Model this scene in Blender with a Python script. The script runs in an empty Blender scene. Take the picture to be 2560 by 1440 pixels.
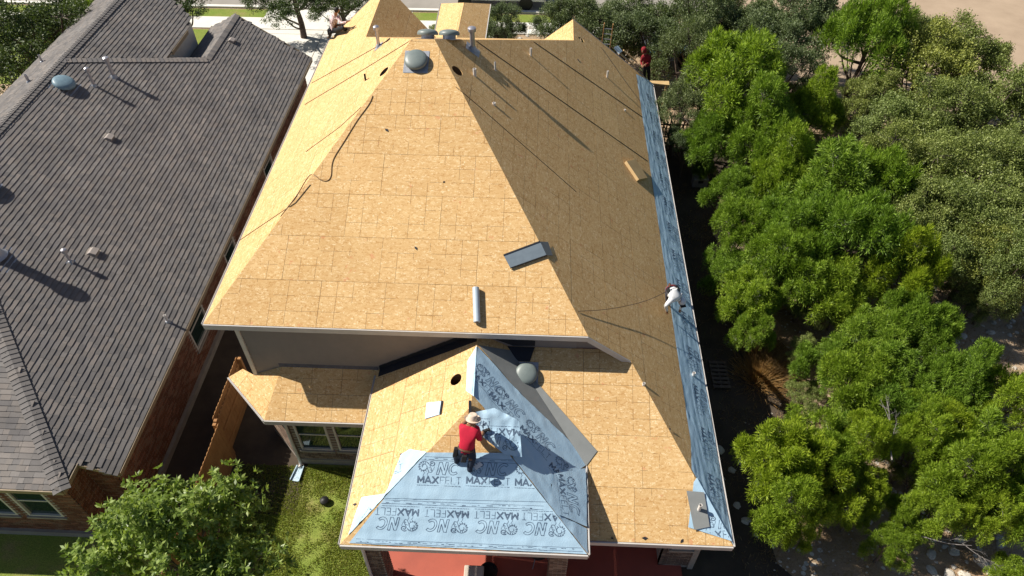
import bpy, bmesh, math, random
import numpy as np
from mathutils import Vector, Matrix
from mathutils.bvhtree import BVHTree
random.seed(7); rng = np.random.default_rng(7)
S = bpy.context.scene
COL = S.collection

# ------------------------------------------------------------------ camera
CAMF, PITCH, YAW, ROLL = 1790.14, math.radians(46.566), math.radians(-2.414), math.radians(-0.011)
CAM = Vector((0.0, 0.0, 18.729))
FW = Vector((math.sin(YAW)*math.cos(PITCH), math.cos(YAW)*math.cos(PITCH), -math.sin(PITCH)))
_r = FW.cross(Vector((0, 0, 1))).normalized(); _u = _r.cross(FW)
RT = math.cos(ROLL)*_r + math.sin(ROLL)*_u; UP = -math.sin(ROLL)*_r + math.cos(ROLL)*_u
cd = bpy.data.cameras.new('camera'); cam = bpy.data.objects.new('camera', cd); COL.objects.link(cam)
cd.sensor_width = 36.0; cd.lens = CAMF/2560*36.0; cd.clip_end = 600
M3 = Matrix((RT, UP, -FW)).transposed()
cam.matrix_world = Matrix.Translation(CAM) @ M3.to_4x4()
S.camera = cam
# ------------------------------------------------------------------ world, sun, exposure
SUNV = Vector((0.697, -0.168, -0.698)).normalized()
elev = math.asin(-SUNV.z)
w = bpy.data.worlds.new('World'); S.world = w; w.use_nodes = True
nt = w.node_tree; nt.nodes.clear()
sky = nt.nodes.new('ShaderNodeTexSky'); sky.sky_type = 'NISHITA'; sky.sun_disc = False; sky.dust_density = 0.8
sky.sun_elevation = elev; sky.sun_rotation = math.atan2(-SUNV.x, -SUNV.y)
bg = nt.nodes.new('ShaderNodeBackground'); bg.inputs['Strength'].default_value = 0.05
wo = nt.nodes.new('ShaderNodeOutputWorld')
nt.links.new(sky.outputs[0], bg.inputs[0]); nt.links.new(bg.outputs[0], wo.inputs[0])
ld = bpy.data.lights.new('sun', 'SUN'); ld.energy = 5.0; ld.angle = math.radians(0.5); ld.color = (1.0, 0.935, 0.82)
lo = bpy.data.objects.new('sun', ld); COL.objects.link(lo)
lo.rotation_euler = SUNV.to_track_quat('-Z', 'Y').to_euler(); lo.location = (-20, 10, 40)
vs = S.view_settings; vs.view_transform = 'Standard'; vs.look = 'None'; vs.gamma = 1.0; vs.exposure = 0.60
vs.use_curve_mapping = False

# ------------------------------------------------------------------ photo pixel -> place on a known plane
def ray(x, y): return FW + (x-1280)/CAMF*RT - (y-720)/CAMF*UP
def on(x, y, n, c, h=0.0):
    """point where the pixel's ray meets the plane n.P=c raised by h"""
    n = Vector(n); D = ray(x, y); t = (c + h*n.z - n.dot(CAM))/n.dot(D); return CAM + t*D
def gz(x, y, z=0.0): return on(x, y, (0, 0, 1), z)
def gy(x, y, Y): return on(x, y, (0, 1, 0), Y)
def gx(x, y, X): return on(x, y, (1, 0, 0), X)
BR = ((.788, 0, 1), 5.348+.788*1.373)            # right slope
LF = ((-.782, 0, 1), 5.348+.782*8.065)           # left slope
FR = ((0, -.436, 1), 5.348-.436*11.123)          # upper front slope
LO = ((0, -.463, 1), 2.651-.463*7.226)           # lower front slope
PL = ((-.605, 0, 1), 3.358+.605*4.08)            # porch left
PR = ((.6186, 0, 1), 5.03-.6186*1.32)            # porch right
PF = ((0, -.6357, 1), 3.358-.6357*6.59)          # porch front
NR = ((.458, 0, 1), 2.75-.458*10.075)            # neighbour right slope
NL = ((-.458, 0, 1), 5.87+.458*16.9)             # neighbour left slope
NF = ((0, -.347, 1), 3.15-.347*7.69)             # neighbour front slope
def vec(l): return [Vector(p) for p in l]

# ------------------------------------------------------------------ scene helpers
WLOC = {}
def thing(name, label, cat, loc=(0, 0, 0), group=None, rot=0.0, scale=None):
    o = bpy.data.objects.new(name, None); COL.objects.link(o); o.location = loc
    o.empty_display_size = .2
    if rot: o.rotation_euler = (0, 0, rot)
    if scale: o.scale = scale
    tag(o, label, cat, group); WLOC[o] = Vector(loc); return o
def tag(o, label, cat=None, group=None):
    o['label'] = label
    if cat: o['category'] = cat
    if group: o['group'] = group
    return o
def par(o, p):
    o.parent = p
    if p in WLOC: o.matrix_parent_inverse = Matrix.Translation(-WLOC[p])
    return o
def link(name, me, mat=None, parent=None):
    o = bpy.data.objects.new(name, me); COL.objects.link(o)
    if mat is not None and len(me.materials) == 0: me.materials.append(mat)
    if parent is not None: par(o, parent)
    return o
def mesh(name, V, F, mat=None, parent=None, smooth=False, uv=None):
    me = bpy.data.meshes.new(name); me.from_pydata([tuple(v) for v in V], [], F); me.validate()
    if uv is not None:
        l = me.uv_layers.new(name='UVMap')
        for i, lp in enumerate(me.loops): l.data[i].uv = uv[lp.vertex_index]
    if smooth: me.polygons.foreach_set('use_smooth', [True]*len(me.polygons))
    me.update(); return link(name, me, mat, parent)
class MB:
    """collects shapes, builds ONE mesh object"""
    def __init__(s): s.V = []; s.F = []; s.MI = []; s.mi = 0
    def add(s, V, F):
        b = len(s.V); s.V += [tuple(v) for v in V]; s.F += [tuple(i+b for i in f) for f in F]; s.MI += [s.mi]*len(F); return s
    def box(s, c, d, M=None):
        x, y, z = d[0]/2, d[1]/2, d[2]/2
        V = [Vector((a*x, b*y, e*z)) for a in (-1, 1) for b in (-1, 1) for e in (-1, 1)]
        if M is not None: V = [M @ v for v in V]
        V = [v+Vector(c) for v in V]
        return s.add(V, [(0, 1, 3, 2), (4, 6, 7, 5), (0, 4, 5, 1), (2, 3, 7, 6), (0, 2, 6, 4), (1, 5, 7, 3)])
    def beam(s, p, q, wd, ht, up=(0, 0, 1)):
        p, q = Vector(p), Vector(q); d = (q-p); L = d.length; d.normalize(); sd = d.cross(Vector(up)).normalized(); u = sd.cross(d)
        M = Matrix((d, sd, u)).transposed(); return s.box((p+q)/2, (L, wd, ht), M)
    def prism(s, poly, off):
        n = len(poly); P = vec(poly); off = Vector(off)
        return s.add(P+[v+off for v in P], [tuple(range(n))[::-1], tuple(range(n, 2*n))]+[(i, (i+1) % n, n+(i+1) % n, n+i) for i in range(n)])
    def tube(s, pts, rad, seg=8, cap=True):
        pts = vec(pts); n = len(pts); rs = rad if hasattr(rad, '__len__') else [rad]*n
        V = []; prev = None
        for i, p in enumerate(pts):
            d = (pts[min(i+1, n-1)]-pts[max(i-1, 0)]).normalized()
            a = prev if prev is not None else (Vector((1, 0, 0)) if abs(d.x) < .8 else Vector((0, 1, 0)))
            a = (a-d*a.dot(d)).normalized(); prev = a; b = d.cross(a)
            V += [p+rs[i]*(math.cos(t)*a+math.sin(t)*b) for t in [2*math.pi*k/seg for k in range(seg)]]
        F = [(i*seg+k, i*seg+(k+1) % seg, (i+1)*seg+(k+1) % seg, (i+1)*seg+k) for i in range(n-1) for k in range(seg)]
        if cap: F += [tuple(range(seg))[::-1], tuple(range((n-1)*seg, n*seg))]
        return s.add(V, F)
    def lathe(s, prof, c=(0, 0, 0), seg=24, M=None):
        V = []; n = len(prof)
        for r, z in prof: V += [Vector((r*math.cos(2*math.pi*k/seg), r*math.sin(2*math.pi*k/seg), z)) for k in range(seg)]
        if M is not None: V = [M @ v for v in V]
        V = [v+Vector(c) for v in V]
        F = [(i*seg+k, i*seg+(k+1) % seg, (i+1)*seg+(k+1) % seg, (i+1)*seg+k) for i in range(n-1) for k in range(seg)]
        F += [tuple(range(seg))[::-1], tuple(range((n-1)*seg, n*seg))]
        return s.add(V, F)
    def build(s, name, mat, parent=None, smooth=False, bevel=0):
        me = bpy.data.meshes.new(name); me.from_pydata(s.V, [], s.F)
        mats = mat if isinstance(mat, (list, tuple)) else [mat]
        for m in mats: me.materials.append(m)
        if len(mats) > 1: me.polygons.foreach_set('material_index', s.MI)
        bm = bmesh.new(); bm.from_mesh(me); bmesh.ops.recalc_face_normals(bm, faces=bm.faces)
        if bevel: bmesh.ops.bevel(bm, geom=bm.edges[:], offset=bevel, segments=1, affect='EDGES', profile=.5)
        bm.to_mesh(me); bm.free()
        if smooth:
            me.polygons.foreach_set('use_smooth', [True]*len(me.polygons))
            try: me.set_sharp_from_angle(angle=math.radians(42))
            except Exception: pass
        me.update(); return link(name, me, None, parent)
def bez(pts, n=8):
    pts = vec(pts); out = []
    for i in range(len(pts)-1):
        p0 = pts[max(i-1, 0)]; p1 = pts[i]; p2 = pts[i+1]; p3 = pts[min(i+2, len(pts)-1)]
        for k in range(n):
            t = k/n; out.append(.5*((2*p1)+(p2-p0)*t+(2*p0-5*p1+4*p2-p3)*t*t+(3*p1-p0-3*p2+p3)*t**3))
    return out+[pts[-1]]

# ------------------------------------------------------------------ materials
def newmat(name):
    m = bpy.data.materials.new(name); m.use_nodes = True; nt = m.node_tree
    return m, nt, nt.nodes['Principled BSDF']
def N(nt, t, **kw):
    n = nt.nodes.new(t)
    for k, v in kw.items():
        if k in ('op',): n.operation = v
        elif hasattr(n, k) and k not in n.inputs: setattr(n, k, v)
        else: n.inputs[k].default_value = v
    return n
def ramp(nt, fac, stops):
    r = nt.nodes.new('ShaderNodeValToRGB'); e = r.color_ramp.elements
    while len(e) < len(stops): e.new(.5)
    for i, (p, c) in enumerate(stops): e[i].position = p; e[i].color = (*c, 1) if len(c) == 3 else c
    nt.links.new(fac, r.inputs[0]); return r
def mixc(nt, fac, a, b, mode='MIX'):
    m = nt.nodes.new('ShaderNodeMix'); m.data_type = 'RGBA'; m.blend_type = mode
    for i, x in ((0, fac), (6, a), (7, b)):
        if isinstance(x, (int, float)): m.inputs[i].default_value = x
        elif isinstance(x, tuple): m.inputs[i].default_value = (*x, 1) if len(x) == 3 else x
        else: nt.links.new(x, m.inputs[i])
    return m.outputs[2]
def math_(nt, op, a, b=None):
    m = nt.nodes.new('ShaderNodeMath'); m.operation = op
    for i, x in enumerate((a, b)):
        if x is None: continue
        if isinstance(x, (int, float)): m.inputs[i].default_value = x
        else: nt.links.new(x, m.inputs[i])
    return m.outputs[0]
def bump(nt, b, h, s=.5, d=.01):
    n = N(nt, 'ShaderNodeBump'); n.inputs['Strength'].default_value = s; n.inputs['Distance'].default_value = d
    nt.links.new(h, n.inputs['Height']); nt.links.new(n.outputs[0], b.inputs['Normal'])
def coords(nt, kind='Object', scale=(1, 1, 1), rot=(0, 0, 0)):
    t = N(nt, 'ShaderNodeTexCoord'); m = N(nt, 'ShaderNodeMapping')
    m.inputs['Scale'].default_value = scale; m.inputs['Rotation'].default_value = rot
    nt.links.new(t.outputs[kind], m.inputs[0]); return m.outputs[0]
def noise(nt, co, sc, det=4, rough=.6):
    n = N(nt, 'ShaderNodeTexNoise'); n.inputs['Scale'].default_value = sc; n.inputs['Detail'].default_value = det; n.inputs['Roughness'].default_value = rough
    nt.links.new(co, n.inputs['Vector']); return n.outputs['Fac']
def simple(name, a, b=None, sc=6.0, rough=.8, metal=0.0, bs=0.0, spec=.3, b2=None):
    m, nt, B = newmat(name); B.inputs['Roughness'].default_value = rough; B.inputs['Metallic'].default_value = metal
    B.inputs['Specular IOR Level'].default_value = spec
    if b is None: b = tuple(x*.75 for x in a)
    co = coords(nt); n1 = noise(nt, co, sc, 6)
    c = ramp(nt, n1, [(.3, b), (.7, a)]).outputs[0]
    nt.links.new(c, B.inputs['Base Color'])
    if bs: bump(nt, B, noise(nt, co, sc*6, 4), bs, .01)
    return m
def mat_osb():
    m, nt, B = newmat('osb'); B.inputs['Roughness'].default_value = .8; B.inputs['Specular IOR Level'].default_value = .08
    tc = N(nt, 'ShaderNodeUVMap'); uv = tc.outputs[0]
    oi = N(nt, 'ShaderNodeObjectInfo')
    vm = N(nt, 'ShaderNodeVectorMath'); vm.operation = 'ADD'; nt.links.new(uv, vm.inputs[0])
    sc = N(nt, 'ShaderNodeVectorMath'); sc.operation = 'SCALE'; nt.links.new(oi.outputs['Random'], sc.inputs['Scale']); sc.inputs[0].default_value = (37, 91, 5)
    nt.links.new(sc.outputs[0], vm.inputs[1]); base = vm.outputs[0]
    cols = []
    for ang, s in ((24, 1.0), (80, .9), (-42, 1.1), (128, .8)):
        mp = N(nt, 'ShaderNodeMapping'); mp.inputs['Rotation'].default_value = (0, 0, math.radians(ang)); mp.inputs['Scale'].default_value = (11*s, 28*s, 1)
        nt.links.new(base, mp.inputs[0])
        v = N(nt, 'ShaderNodeTexVoronoi'); v.inputs['Scale'].default_value = 1.0; v.voronoi_dimensions = '2D'; nt.links.new(mp.outputs[0], v.inputs['Vector'])
        cols.append(v.outputs['Color'])
    n1 = noise(nt, base, 20, 2); n2 = noise(nt, base, 16, 2)
    st = lambda x, t: math_(nt, 'GREATER_THAN', x, t)
    c1 = mixc(nt, st(n1, .5), cols[0], cols[1]); c2 = mixc(nt, st(n1, .52), cols[2], cols[3]); c = mixc(nt, st(n2, .5), c1, c2)
    sep = N(nt, 'ShaderNodeSeparateColor'); nt.links.new(c, sep.inputs[0])
    f = sep.outputs[0]
    col = ramp(nt, f, [(0, (.47, .275, .11)), (.2, (.565, .363, .165)), (.6, (.60, .402, .195)), (.88, (.645, .458, .24)), (1, (.74, .58, .36))]).outputs[0]
    big = noise(nt, base, .9, 3)
    col = mixc(nt, 1.0, col, ramp(nt, big, [(.3, (.95, .93, .90)), (.7, (1.03, 1.03, 1.02))]).outputs[0], 'MULTIPLY')
    rv = ramp(nt, oi.outputs['Random'], [(0, (.955, .94, .92)), (.5, (1.0, .99, .98)), (1, (1.03, 1.035, 1.035))]).outputs[0]
    col = mixc(nt, 1.0, col, rv, 'MULTIPLY')
    # red ink blush here and there
    rb = noise(nt, base, .55, 1); col = mixc(nt, math_(nt, 'MULTIPLY', math_(nt, 'GREATER_THAN', noise(nt, base, 4.0, 5), .66), math_(nt, 'GREATER_THAN', rb, .5)), col, mixc(nt, .35, col, (.55, .17, .10)))
    # printed nailing lines: every 0.406 m along the sheet and one along the middle
    sx = N(nt, 'ShaderNodeSeparateXYZ'); nt.links.new(uv, sx.inputs[0])
    def line(v, per, wd, off=0.0):
        a = math_(nt, 'PINGPONG', math_(nt, 'ADD', v, off), per/2); return math_(nt, 'LESS_THAN', a, wd)
    lx = line(sx.outputs[0], .4064, .0046); ly = line(sx.outputs[1], .4064, .0046, 0.0)
    wear = math_(nt, 'GREATER_THAN', noise(nt, base, 1.3, 3), .49)
    ln = math_(nt, 'MULTIPLY', math_(nt, 'MAXIMUM', lx, ly), wear)
    col = mixc(nt, math_(nt, 'MULTIPLY', ln, .75), col, (.12, .055, .02))
    # nail heads and knocks
    vo = N(nt, 'ShaderNodeTexVoronoi'); vo.inputs['Scale'].default_value = 3.2; nt.links.new(base, vo.inputs['Vector'])
    col = mixc(nt, math_(nt, 'MULTIPLY', math_(nt, 'LESS_THAN', vo.outputs['Distance'], .035), .7), col, (.12, .06, .03))
    nt.links.new(col, B.inputs['Base Color'])
    bump(nt, B, f, .35, .004)
    return m
def mat_tone(name, tint=(1, 1, 1), rough=.9, sc=60, amt=.25, bs=.3):
    """colour from the per-piece 'tone' attribute, with grain"""
    m, nt, B = newmat(name); B.inputs['Roughness'].default_value = rough; B.inputs['Specular IOR Level'].default_value = .2
    a = N(nt, 'ShaderNodeAttribute'); a.attribute_name = 'tone'
    co = coords(nt); g = noise(nt, co, sc, 3)
    c = mixc(nt, 1.0, a.outputs['Color'], ramp(nt, g, [(.25, (1-amt,)*3), (.75, (1+amt,)*3)]).outputs[0], 'MULTIPLY')
    g2 = noise(nt, co, .8, 4); c = mixc(nt, 1.0, c, ramp(nt, g2, [(.28, (.78, .77, .77)), (.72, (1.14, 1.12, 1.09))]).outputs[0], 'MULTIPLY')
    nt.links.new(c, B.inputs['Base Color']); bump(nt, B, g, bs, .004); return m
def mat_felt():
    m, nt, B = newmat('blue_underlayment'); B.inputs['Roughness'].default_value = .42; B.inputs['Specular IOR Level'].default_value = .45
    co = coords(nt); n1 = noise(nt, co, 1.6, 5)
    c = ramp(nt, n1, [(.3, (.335, .49, .63)), (.7, (.395, .55, .68))]).outputs[0]
    nt.links.new(c, B.inputs['Base Color'])
    wv = N(nt, 'ShaderNodeTexNoise'); wv.inputs['Scale'].default_value = 11; wv.inputs['Detail'].default_value = 4; wv.inputs['Distortion'].default_value = 3.0
    nt.links.new(coords(nt, 'Object', (1, .55, 1)), wv.inputs['Vector'])
    bump(nt, B, wv.outputs['Fac'], .30, .014); return m
def mat_leaf(name, lo, mid, hi, trans=.35, rough=.5, spec=.35):
    m, nt, B = newmat(name); B.inputs['Roughness'].default_value = rough; B.inputs['Specular IOR Level'].default_value = spec
    g = N(nt, 'ShaderNodeNewGeometry'); oi = N(nt, 'ShaderNodeObjectInfo'); co = coords(nt)
    n1 = noise(nt, co, 1.3, 3)
    f = math_(nt, 'ADD', math_(nt, 'MULTIPLY', g.outputs['Random Per Island'], .55), math_(nt, 'MULTIPLY', n1, .45))
    c = ramp(nt, f, [(.15, lo), (.5, mid), (.85, hi)]).outputs[0]
    rv = ramp(nt, oi.outputs['Random'], [(0, (.80, .86, .9)), (.5, (1, 1, 1)), (1, (1.18, 1.08, .85))]).outputs[0]
    c = mixc(nt, 1.0, c, rv, 'MULTIPLY'); nt.links.new(c, B.inputs['Base Color'])
    t = N(nt, 'ShaderNodeBsdfTranslucent'); nt.links.new(mixc(nt, 1.0, c, (1.2, 1.25, .6), 'MULTIPLY'), t.inputs[0])
    ms = N(nt, 'ShaderNodeMixShader'); ms.inputs[0].default_value = trans
    out = nt.nodes['Material Output']; nt.links.new(B.outputs[0], ms.inputs[1]); nt.links.new(t.outputs[0], ms.inputs[2]); nt.links.new(ms.outputs[0], out.inputs[0])
    return m
def mat_glass():
    m, nt, B = newmat('window_glass'); B.inputs['Base Color'].default_value = (.012, .03, .026, 1); B.inputs['Roughness'].default_value = .06; B.inputs['Specular IOR Level'].default_value = .9
    return m
def mat_ground():
    m, nt, B = newmat('dry_ground'); B.inputs['Roughness'].default_value = .95; B.inputs['Specular IOR Level'].default_value = .1
    co = coords(nt); a = noise(nt, co, .35, 6, .65); b = noise(nt, co, 3.5, 6, .7); f = noise(nt, co, 22, 4, .7)
    c = ramp(nt, a, [(.3, (.22, .14, .085)), (.5, (.36, .26, .175)), (.7, (.45, .36, .27))]).outputs[0]
    c = mixc(nt, ramp(nt, b, [(.45, (0, 0, 0)), (.7, (.7, .7, .7))]).outputs[0], c, (.38, .27, .15))
    c = mixc(nt, ramp(nt, f, [(.55, (0, 0, 0)), (.75, (.8, .8, .8))]).outputs[0], c, (.10, .062, .035))
    v = N(nt, 'ShaderNodeTexVoronoi'); v.inputs['Scale'].default_value = 5; nt.links.new(co, v.inputs['Vector'])
    rk = math_(nt, 'MULTIPLY', math_(nt, 'LESS_THAN', v.outputs['Distance'], .33), math_(nt, 'GREATER_THAN', noise(nt, co, .5, 4), .54))
    c = mixc(nt, rk, c, (.62, .57, .50))
    nt.links.new(c, B.inputs['Base Color']); bump(nt, B, b, .8, .08); return m
def mat_lawn():
    m, nt, B = newmat('lawn'); B.inputs['Roughness'].default_value = .9; B.inputs['Specular IOR Level'].default_value = .1
    co = coords(nt); a = noise(nt, co, .9, 5, .65); f = noise(nt, co, 30, 3)
    c = ramp(nt, a, [(.30, (.27, .235, .10)), (.45, (.215, .255, .06)), (.7, (.16, .235, .04))]).outputs[0]
    c = mixc(nt, 1.0, c, ramp(nt, f, [(.3, (.6, .6, .6)), (.7, (1.3, 1.3, 1.2))]).outputs[0], 'MULTIPLY')
    nt.links.new(c, B.inputs['Base Color']); bump(nt, B, f, .8, .03); return m
def mat_check(name, a, b, c_):
    """woven plaid shirt"""
    m, nt, B = newmat(name); B.inputs['Roughness'].default_value = .9
    co = coords(nt); s = N(nt, 'ShaderNodeSeparateXYZ'); nt.links.new(co, s.inputs[0])
    z = math_(nt, 'LESS_THAN', math_(nt, 'PINGPONG', s.outputs[2], .05), .02); x = math_(nt, 'LESS_THAN', math_(nt, 'PINGPONG', s.outputs[0], .05), .02)
    c = mixc(nt, math_(nt, 'MULTIPLY', z, .6), mixc(nt, math_(nt, 'MULTIPLY', x, .6), a, b), c_); nt.links.new(c, B.inputs['Base Color']); return m
OSB = mat_osb(); FELT = mat_felt(); GLASS = mat_glass()
SHING = mat_tone('asphalt_shingle', sc=90, amt=.22); BRICK = mat_tone('clay_brick', sc=45, amt=.2)
FASCIA = simple('fascia_paint', (.52, .50, .48), (.44, .42, .41), 3, .55)
SIDING = simple('siding_paint', (.235, .205, .19), (.205, .18, .17), 2.5, .6, bs=.1)
TRIM = simple('trim_paint', (.60, .57, .52), (.5, .47, .43), 4, .5)
SOFF = simple('soffit_paint', (.42, .37, .31), (.36, .31, .26), 4, .7)
MORTAR = simple('mortar', (.34, .30, .26), (.26, .23, .2), 12, .95, bs=.3)
STUCCO = simple('limestone_veneer', (.52, .46, .40), (.42, .36, .3), 5, .9, bs=.3)
CONC = simple('concrete', (.70, .68, .63), (.61, .59, .54), 1.5, .85, bs=.1)
FOUND = simple('foundation_concrete', (.33, .30, .26), (.25, .22, .19), 3, .9, bs=.2)
ASPH = simple('street_asphalt', (.31, .285, .255), (.25, .23, .205), .8, .9, bs=.2)
REDP = simple('red_painted_concrete', (.42, .105, .07), (.33, .085, .06), 1.2, .5, bs=.05)
INK = simple('print_ink', (.10, .15, .22), (.075, .115, .18), 5, .6)
GREYM = simple('grey_membrane', (.215, .225, .225), (.18, .19, .19), 3, .75, bs=.1)
DARKM = simple('dark_membrane', (.020, .022, .030), (.014, .015, .02), 4, .6)
FILM = simple('release_film', (.50, .62, .72), (.42, .55, .66), 4, .35)
VENT = simple('vent_metal', (.165, .20, .195), (.135, .165, .165), 7, .45, .0, spec=.5)
VENTB = simple('weathered_blue_vent', (.20, .30, .36), (.15, .22, .27), 9, .4)
GALV = simple('galvanised_steel', (.50, .49, .52), (.38, .37, .41), 9, .38, .65)
FLASH = simple('lead_flashing', (.40, .42, .47), (.3, .32, .36), 9, .45, .4)
PVC = simple('white_pvc', (.72, .69, .66), (.6, .57, .55), 9, .4)
RUBBER = simple('black_rubber', (.012, .012, .013), (.02, .02, .02), 9, .5)
CEDAR = simple('cedar_board', (.40, .205, .078), (.26, .12, .042), 2.2, .75, bs=.25)
WOOD = simple('raw_lumber', (.52, .37, .19), (.42, .28, .13), 3, .75, bs=.15)
GUTW = simple('white_gutter_metal', (.62, .60, .56), (.55, .52, .49), 5, .4)
TWIGD = simple('brown_twig', (.15, .125, .105), (.09, .075, .062), 12, .9)
BARK = simple('bark', (.16, .12, .095), (.085, .062, .05), 9, .95, bs=.6)
TWIG = simple('grey_dead_wood', (.29, .265, .255), (.18, .165, .16), 12, .9, bs=.2)
ROPE = simple('rope', (.10, .075, .05), (.05, .04, .03), 30, .8)
HOSE = simple('air_hose', (.22, .125, .05), (.16, .09, .04), 20, .5)
GROUND = mat_ground(); LAWN = mat_lawn()
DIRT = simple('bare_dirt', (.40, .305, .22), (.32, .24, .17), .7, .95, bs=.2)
SHADE_SOIL = simple('soil_with_shade_tone', (.085, .064, .046), (.05, .038, .028), 1.6, .95, bs=.5)  # soil colour darkened to carry the shade beside and between the houses
ROCKM = simple('limestone', (.58, .54, .47), (.42, .38, .33), 5, .9, bs=.4)
L_JUN = mat_leaf('juniper_leaf', (.03, .06, .006), (.18, .295, .028), (.36, .50, .07), .32)
L_JUNY = mat_leaf('juniper_leaf_yellow', (.045, .078, .006), (.225, .335, .024), (.41, .52, .06), .32)
L_OAK = mat_leaf('oak_leaf', (.042, .064, .013), (.195, .245, .06), (.39, .44, .15), .27)
L_GREY = mat_leaf('grey_oak_leaf', (.032, .05, .016), (.125, .165, .066), (.28, .335, .17), .25)
L_BROAD = mat_leaf('broad_leaf', (.06, .105, .02), (.20, .29, .065), (.36, .44, .14), .36, .42, .4)
L_DARK = mat_leaf('dark_leaf', (.022, .045, .012), (.055, .09, .024), (.11, .155, .05), .25)
L_GRASS = mat_leaf('grass_blade', (.15, .20, .035), (.26, .315, .065), (.38, .35, .16), .35)
L_DRY = mat_leaf('dry_grass_blade', (.20, .115, .05), (.33, .21, .10), (.42, .30, .16), .25, .8, .1)
SKIN = simple('skin', (.30, .155, .09), (.26, .13, .075), 9, .55)
RED = simple('red_shirt', (.50, .012, .042), (.40, .010, .034), 9, .8); MAROON = simple('maroon_hoodie', (.24, .014, .022), (.18, .010, .016), 9, .85)
WHITE = simple('white_cotton', (.74, .75, .76), (.66, .67, .69), 9, .8); PLAID = mat_check('plaid_shirt', (.62, .46, .46), (.20, .04, .05), (.74, .70, .70))
DENIM = simple('dark_denim', (.022, .034, .062), (.013, .02, .04), 15, .85); BLACKC = simple('black_cloth', (.010, .010, .012), (.016, .016, .018), 9, .85)
GREYC = simple('grey_cloth', (.12, .12, .15), (.08, .08, .10), 9, .85)
STRAW = simple('straw_hat', (.66, .54, .44), (.56, .45, .36), 20, .8); LEATHER = simple('leather', (.13, .06, .03), (.07, .035, .02), 15, .6)
HAIR = simple('dark_hair', (.012, .010, .009), (.02, .016, .014), 20, .6)
# ------------------------------------------------------------------ geometry helpers
def basis(N_):
    N_ = Vector(N_).normalized(); U = Vector((0, 0, 1)).cross(N_)
    U = U.normalized() if U.length > 1e-6 else Vector((1, 0, 0)); return U, N_.cross(U), N_
def newell(P):
    n = Vector((0, 0, 0))
    for i in range(len(P)):
        a, b = P[i], P[(i+1) % len(P)]; n += Vector(((a.y-b.y)*(a.z+b.z), (a.z-b.z)*(a.x+b.x), (a.x-b.x)*(a.y+b.y)))
    n.normalize(); return n if n.z >= 0 else -n
def clip(poly, ax, val, keep_gt):
    out = []; n = len(poly)
    for i in range(n):
        a, b = poly[i], poly[(i+1) % n]; ia = (a[ax] >= val) == keep_gt; ib = (b[ax] >= val) == keep_gt
        if ia: out.append(a)
        if ia != ib:
            t = (val-a[ax])/(b[ax]-a[ax]); out.append((a[0]+t*(b[0]-a[0]), a[1]+t*(b[1]-a[1])))
    return out
def area2(p): return abs(sum(p[i][0]*p[(i+1) % len(p)][1]-p[(i+1) % len(p)][0]*p[i][1] for i in range(len(p))))/2 if len(p) > 2 else 0
def inside(p, poly):
    c = False; n = len(poly); x, y = p
    for i in range(n):
        (x1, y1), (x2, y2) = poly[i], poly[(i+1) % n]
        if (y1 > y) != (y2 > y) and x < (x2-x1)*(y-y1)/(y2-y1)+x1: c = not c
    return c
def pix(P):
    v = Vector(P)-CAM; d = v.dot(FW); return (1280+CAMF*v.dot(RT)/d, 720-CAMF*v.dot(UP)/d) if d > 0 else (-9e9, 0)
def settone(me, tones):
    a = me.attributes.new('tone', 'FLOAT_COLOR', 'FACE'); arr = np.ones((len(tones), 4), np.float32); arr[:, :3] = tones; a.data.foreach_set('color', arr.ravel())
def pieces(name, parent, variants, items, mat, limit=300, extra=None):
    """items: (Matrix, variant). The nearest ones in frame become objects sharing meshes, the rest one stuff part."""
    ms = []
    for V, F, T in variants:
        me = bpy.data.meshes.new(name); me.from_pydata([tuple(v) for v in V], [], F); settone(me, T); me.materials.append(mat); ms.append(me)
    vis = []; rest = []
    for it in items:
        c = it[0].to_translation(); x, y = pix(c)
        (vis if -20 < x < 2580 and -20 < y < 1460 else rest).append((((c-CAM).length), it))
    vis.sort(key=lambda t: t[0])
    for d, (M, k) in vis[:limit]:
        o = bpy.data.objects.new(name, ms[k]); COL.objects.link(o); o.matrix_world = M; o.parent = parent
        r = parent
        while r is not None and r not in WLOC: r = r.parent
        o.matrix_parent_inverse = (Matrix.Translation(-WLOC[parent]) if parent in WLOC else Matrix.Identity(4))
    rest = [t[1] for t in vis[limit:]]+[t[1] for t in rest]
    if rest or extra:
        VV, FF, TT = [], [], []
        if extra: VV, FF, TT = extra
        for M, k in rest:
            V, F, T = variants[k]; b = len(VV); VV += [tuple(M @ Vector(v)) for v in V]; FF += [tuple(i+b for i in f) for f in F]; TT += T
        me = bpy.data.meshes.new(name+'_field'); me.from_pydata(VV, [], FF); settone(me, TT)
        o = link(name+'_field', me, mat, parent); o['kind'] = 'stuff'

# ------------------------------------------------------------------ the setting
def struct(name, V, F, mat):
    o = mesh(name, V, F, mat); o['kind'] = 'structure'; return o
def slab(name, x0, x1, y0, y1, z, mat, t=None):
    if t: o = MB().box(((x0+x1)/2, (y0+y1)/2, z-t/2), (x1-x0, y1-y0, t)).build(name, mat)
    else: o = mesh(name, [(x0, y0, z), (x1, y0, z), (x1, y1, z), (x0, y1, z)], [(0, 1, 2, 3)], mat)
    o['kind'] = 'structure'; return o
struct('ground', [(-300, -200, 0), (300, -200, 0), (300, 400, 0), (-300, 400, 0)], [(0, 1, 2, 3)], GROUND)
slab('lawn', -40, -3.75, -6, 10.42, .006, LAWN)
slab('front_lawn', -30, -15.6, 30.5, 36.5, .006, LAWN)
slab('front_walk', -8.0, -2.2, 33.2, 36.55, .02, CONC)
slab('verge', -34, -14.6, 37.95, 38.95, .007, LAWN)
slab('verge', -7.6, 1.4, 37.95, 38.95, .007, LAWN)
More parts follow.
